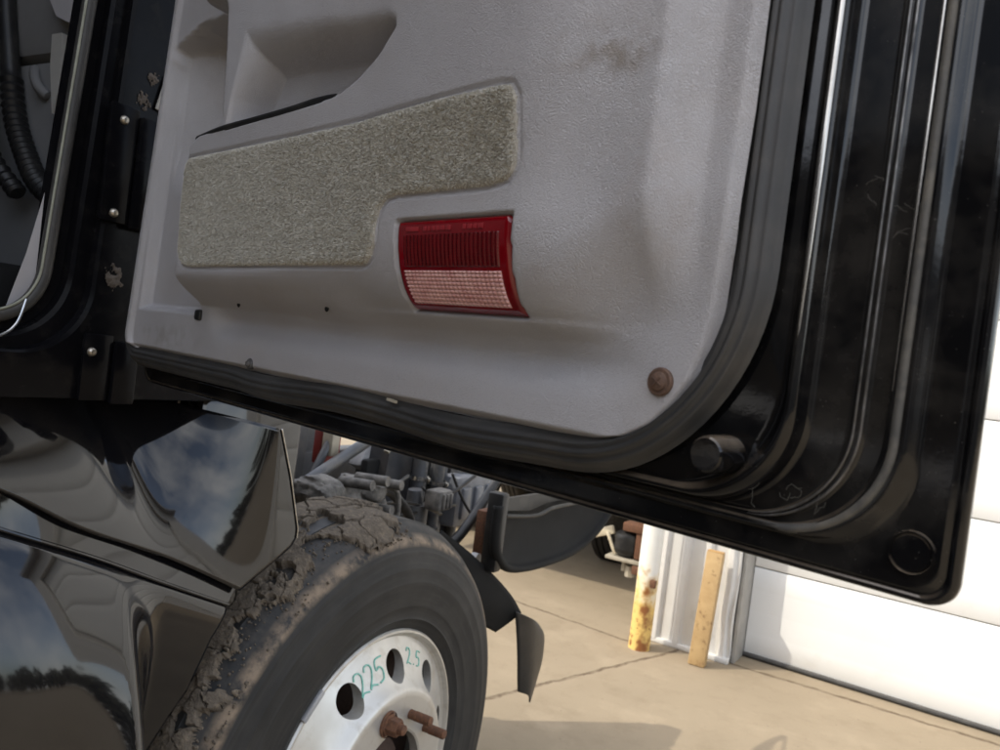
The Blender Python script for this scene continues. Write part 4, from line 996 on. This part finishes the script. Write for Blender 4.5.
# ================================================================== parked trailer beyond
trl = empty('parked_trailer', (-1.4, 6, 0), 'dark trailer running gear with black air spring parked past the garage corner', 'trailer')
def tr(b, name, m, sharp=35):
    o = b.build(name, m, None, sharp); o.parent = trl; o.matrix_parent_inverse = Matrix.Translation((-1.4, 6, 0)).inverted(); return o
b = MB()
for x in (-.62, -1.9): b.box((x-.05, 3.5, .62), (x+.05, 12, .86), .01)
for y in (3.9, 5.2, 6.6, 8): b.box((-2.2, y, .66), (-.40, y+.06, .82), .008)
tr(b, 'frame', M['dark_steel'])
tr(MB().box((-2.5, 3.6, .95), (-.42, 13, 3.4), .03), 'box_body', M['trim_grey'])
def pairt(x, y):
    q = [(r, o_*1.) for r, o_ in tp]; return MB().lathe(q, (x, y, .5), 'X', 56)
for x in (-.75, -2.2): tr(pairt(x, 5.0), 'tyre', M['tyre']); tr(pairt(x, 6.3), 'tyre', M['tyre'])
for y in (5., 6.3): tr(MB().cyl((-2.5, y, .5), (-.5, y, .5), .07), 'axle', M['dark_rust'])
tr(MB().lathe([(.0001, .50), (.05, .50), (.072, .485), (.080, .46), (.074, .435), (.080, .41), (.076, .385), (.06, .365), (.0001, .36)], (-.40, 3.62, 0), 'Z', 32), 'air_spring', M['black_plastic'])
tr(MB().box((-.50, 3.54, .335), (-.30, 3.70, .355), .004).cyl((-.40, 3.62, .27), (-.40, 3.62, .34), .02, seg=10).cyl((-.36, 3.60, .25), (-.36, 3.60, .31), .03, seg=8), 'spring_seat', M['beige_plastic'])
tr(MB().obox((-.485, 3.58, .42), (.018, .02, .13), (0, R(-28), 0), .004).obox((-.55, 3.6, .47), (.14, .03, .05), (0, R(-22), 0), .006), 'control_arm', M['cream_paint'])
tr(MB().box((-.34, 3.56, .36), (-.26, 3.68, .64), .01).box((-.42, 3.55, .51), (-.28, 3.69, .56), .008).box((-.335, 3.54, .28), (-.27, 3.62, .33), .006), 'hanger', M['rust'])

# ================================================================== unseen dark building, added to darken reflections in the black paint
wh = empty('reflection_building', (6, -17, 0), 'unseen long brown building with pale roller doors, added to darken reflections in the door', 'building')
wb = MB().box((-40, -31, 0), (50, -17, 6.5), .05); o = wb.build('wall', mat('brown_cladding', (.06, .052, .045), .7, col2=(.045, .04, .035), nscale=.6), wh); o.matrix_parent_inverse = Matrix.Translation((6, -17, 0)).inverted()
for i in range(7):
    x = -32+11*i; o = MB().box((x, -17.02, 0), (x+3.6, -16.93, 4.2), .02).build('roller_door', M['trim_grey'], wh); o.matrix_parent_inverse = Matrix.Translation((6, -17, 0)).inverted()
o = MB().box((-40.5, -31.5, 6.5), (50.5, -16.6, 6.8), .05).build('roof', M['roof_grey'], wh); o.matrix_parent_inverse = Matrix.Translation((6, -17, 0)).inverted()

# ================================================================== trees on the horizon
tl = MB()
for i in range(150):
    a = R(rng.uniform(-70, 75)); d = rng.uniform(70, 110); hgt = rng.uniform(3.5, 9.); c = (d*math.cos(a), d*math.sin(a)+6)
    V, F = [], []
    for q in range(160):
        th, ph = rng.uniform(0, 6.28), rng.uniform(-1, 1); rr = rng.uniform(.55, 1.)
        p = np.array([c[0]+hgt*.42*rr*math.cos(th)*math.sqrt(1-ph*ph), c[1]+hgt*.42*rr*math.sin(th)*math.sqrt(1-ph*ph), hgt*.55+hgt*.45*rr*ph]); e1, e2 = rng.normal(0, .38, 3), rng.normal(0, .38, 3)
        V += [p-e1, p+e2, p+e1, p-e2]; F += [(4*q, 4*q+1, 4*q+2, 4*q+3)]
    tl.add(V, F)
tlo = mk('tree_line', tl.V, tl.F, mat('far_foliage', (.045, .05, .03), .9, col2=(.075, .07, .045), nscale=.5), None, False)
tlo['kind'] = 'stuff'; tlo['label'] = 'distant line of dark trees mirrored in the black fender'; tlo['category'] = 'trees'

# ================================================================== LIGHT
w = bpy.data.worlds.new('World'); SC.world = w; w.use_nodes = True
N = w.node_tree.nodes; L = w.node_tree.links
SUN_EL = 47; TRAVEL = Vector((.75, .66, 0)).normalized()
sky = N.new('ShaderNodeTexSky'); sky.sky_type = 'NISHITA'; sky.sun_disc = False
sky.sun_elevation = R(SUN_EL); sky.sun_rotation = math.atan2(-TRAVEL.x, -TRAVEL.y); sky.dust_density = 2.5; sky.air_density = 1.
hs = N.new('ShaderNodeHueSaturation'); hs.inputs['Saturation'].default_value = .8
L.new(sky.outputs[0], hs.inputs['Color'])
# thin broken cloud
tcw = N.new('ShaderNodeTexCoord'); nz = N.new('ShaderNodeTexNoise'); nz.inputs['Scale'].default_value = 2.6; nz.inputs['Detail'].default_value = 7; L.new(tcw.outputs['Generated'], nz.inputs['Vector'])
rmp = N.new('ShaderNodeMapRange'); rmp.inputs[1].default_value = .38; rmp.inputs[2].default_value = .80; L.new(nz.outputs['Fac'], rmp.inputs[0])
mx = N.new('ShaderNodeMix'); mx.data_type = 'RGBA'; L.new(rmp.outputs[0], mx.inputs[0]); L.new(hs.outputs[0], mx.inputs[6]); mx.inputs[7].default_value = (8.5, 8.4, 8.2, 1)
bg = N['Background']; L.new(mx.outputs[2], bg.inputs['Color']); bg.inputs['Strength'].default_value = .40
sl = bpy.data.lights.new('sun', 'SUN'); sl.energy = 3.1; sl.angle = R(.6); sl.color = (1., .93, .80)
so = bpy.data.objects.new('sun', sl); COL.objects.link(so)
sd = Vector((TRAVEL.x*math.cos(R(SUN_EL)), TRAVEL.y*math.cos(R(SUN_EL)), -math.sin(R(SUN_EL))))
so.rotation_euler = sd.to_track_quat('-Z', 'Y').to_euler(); so.location = (-6, -5, 8)

# ================================================================== CAMERA
cd = bpy.data.cameras.new('camera'); cam = bpy.data.objects.new('camera', cd); COL.objects.link(cam)
cd.sensor_width = 36; cd.lens = 27.72; cd.clip_start = .02; cd.clip_end = 2000
cam.location = (.95, -.69, 1.38)
cam.rotation_euler = (Matrix.Rotation(R(28.3), 4, 'Z') @ Matrix.Rotation(R(90-1.0), 4, 'X') @ Matrix.Rotation(R(7.2), 4, 'Z')).to_euler()
cd.dof.use_dof = True; cd.dof.focus_distance = .72; cd.dof.aperture_fstop = 14
SC.camera = cam
SC.view_settings.view_transform = 'Standard'; SC.view_settings.look = 'None'; SC.view_settings.exposure = 0; SC.view_settings.gamma = 1
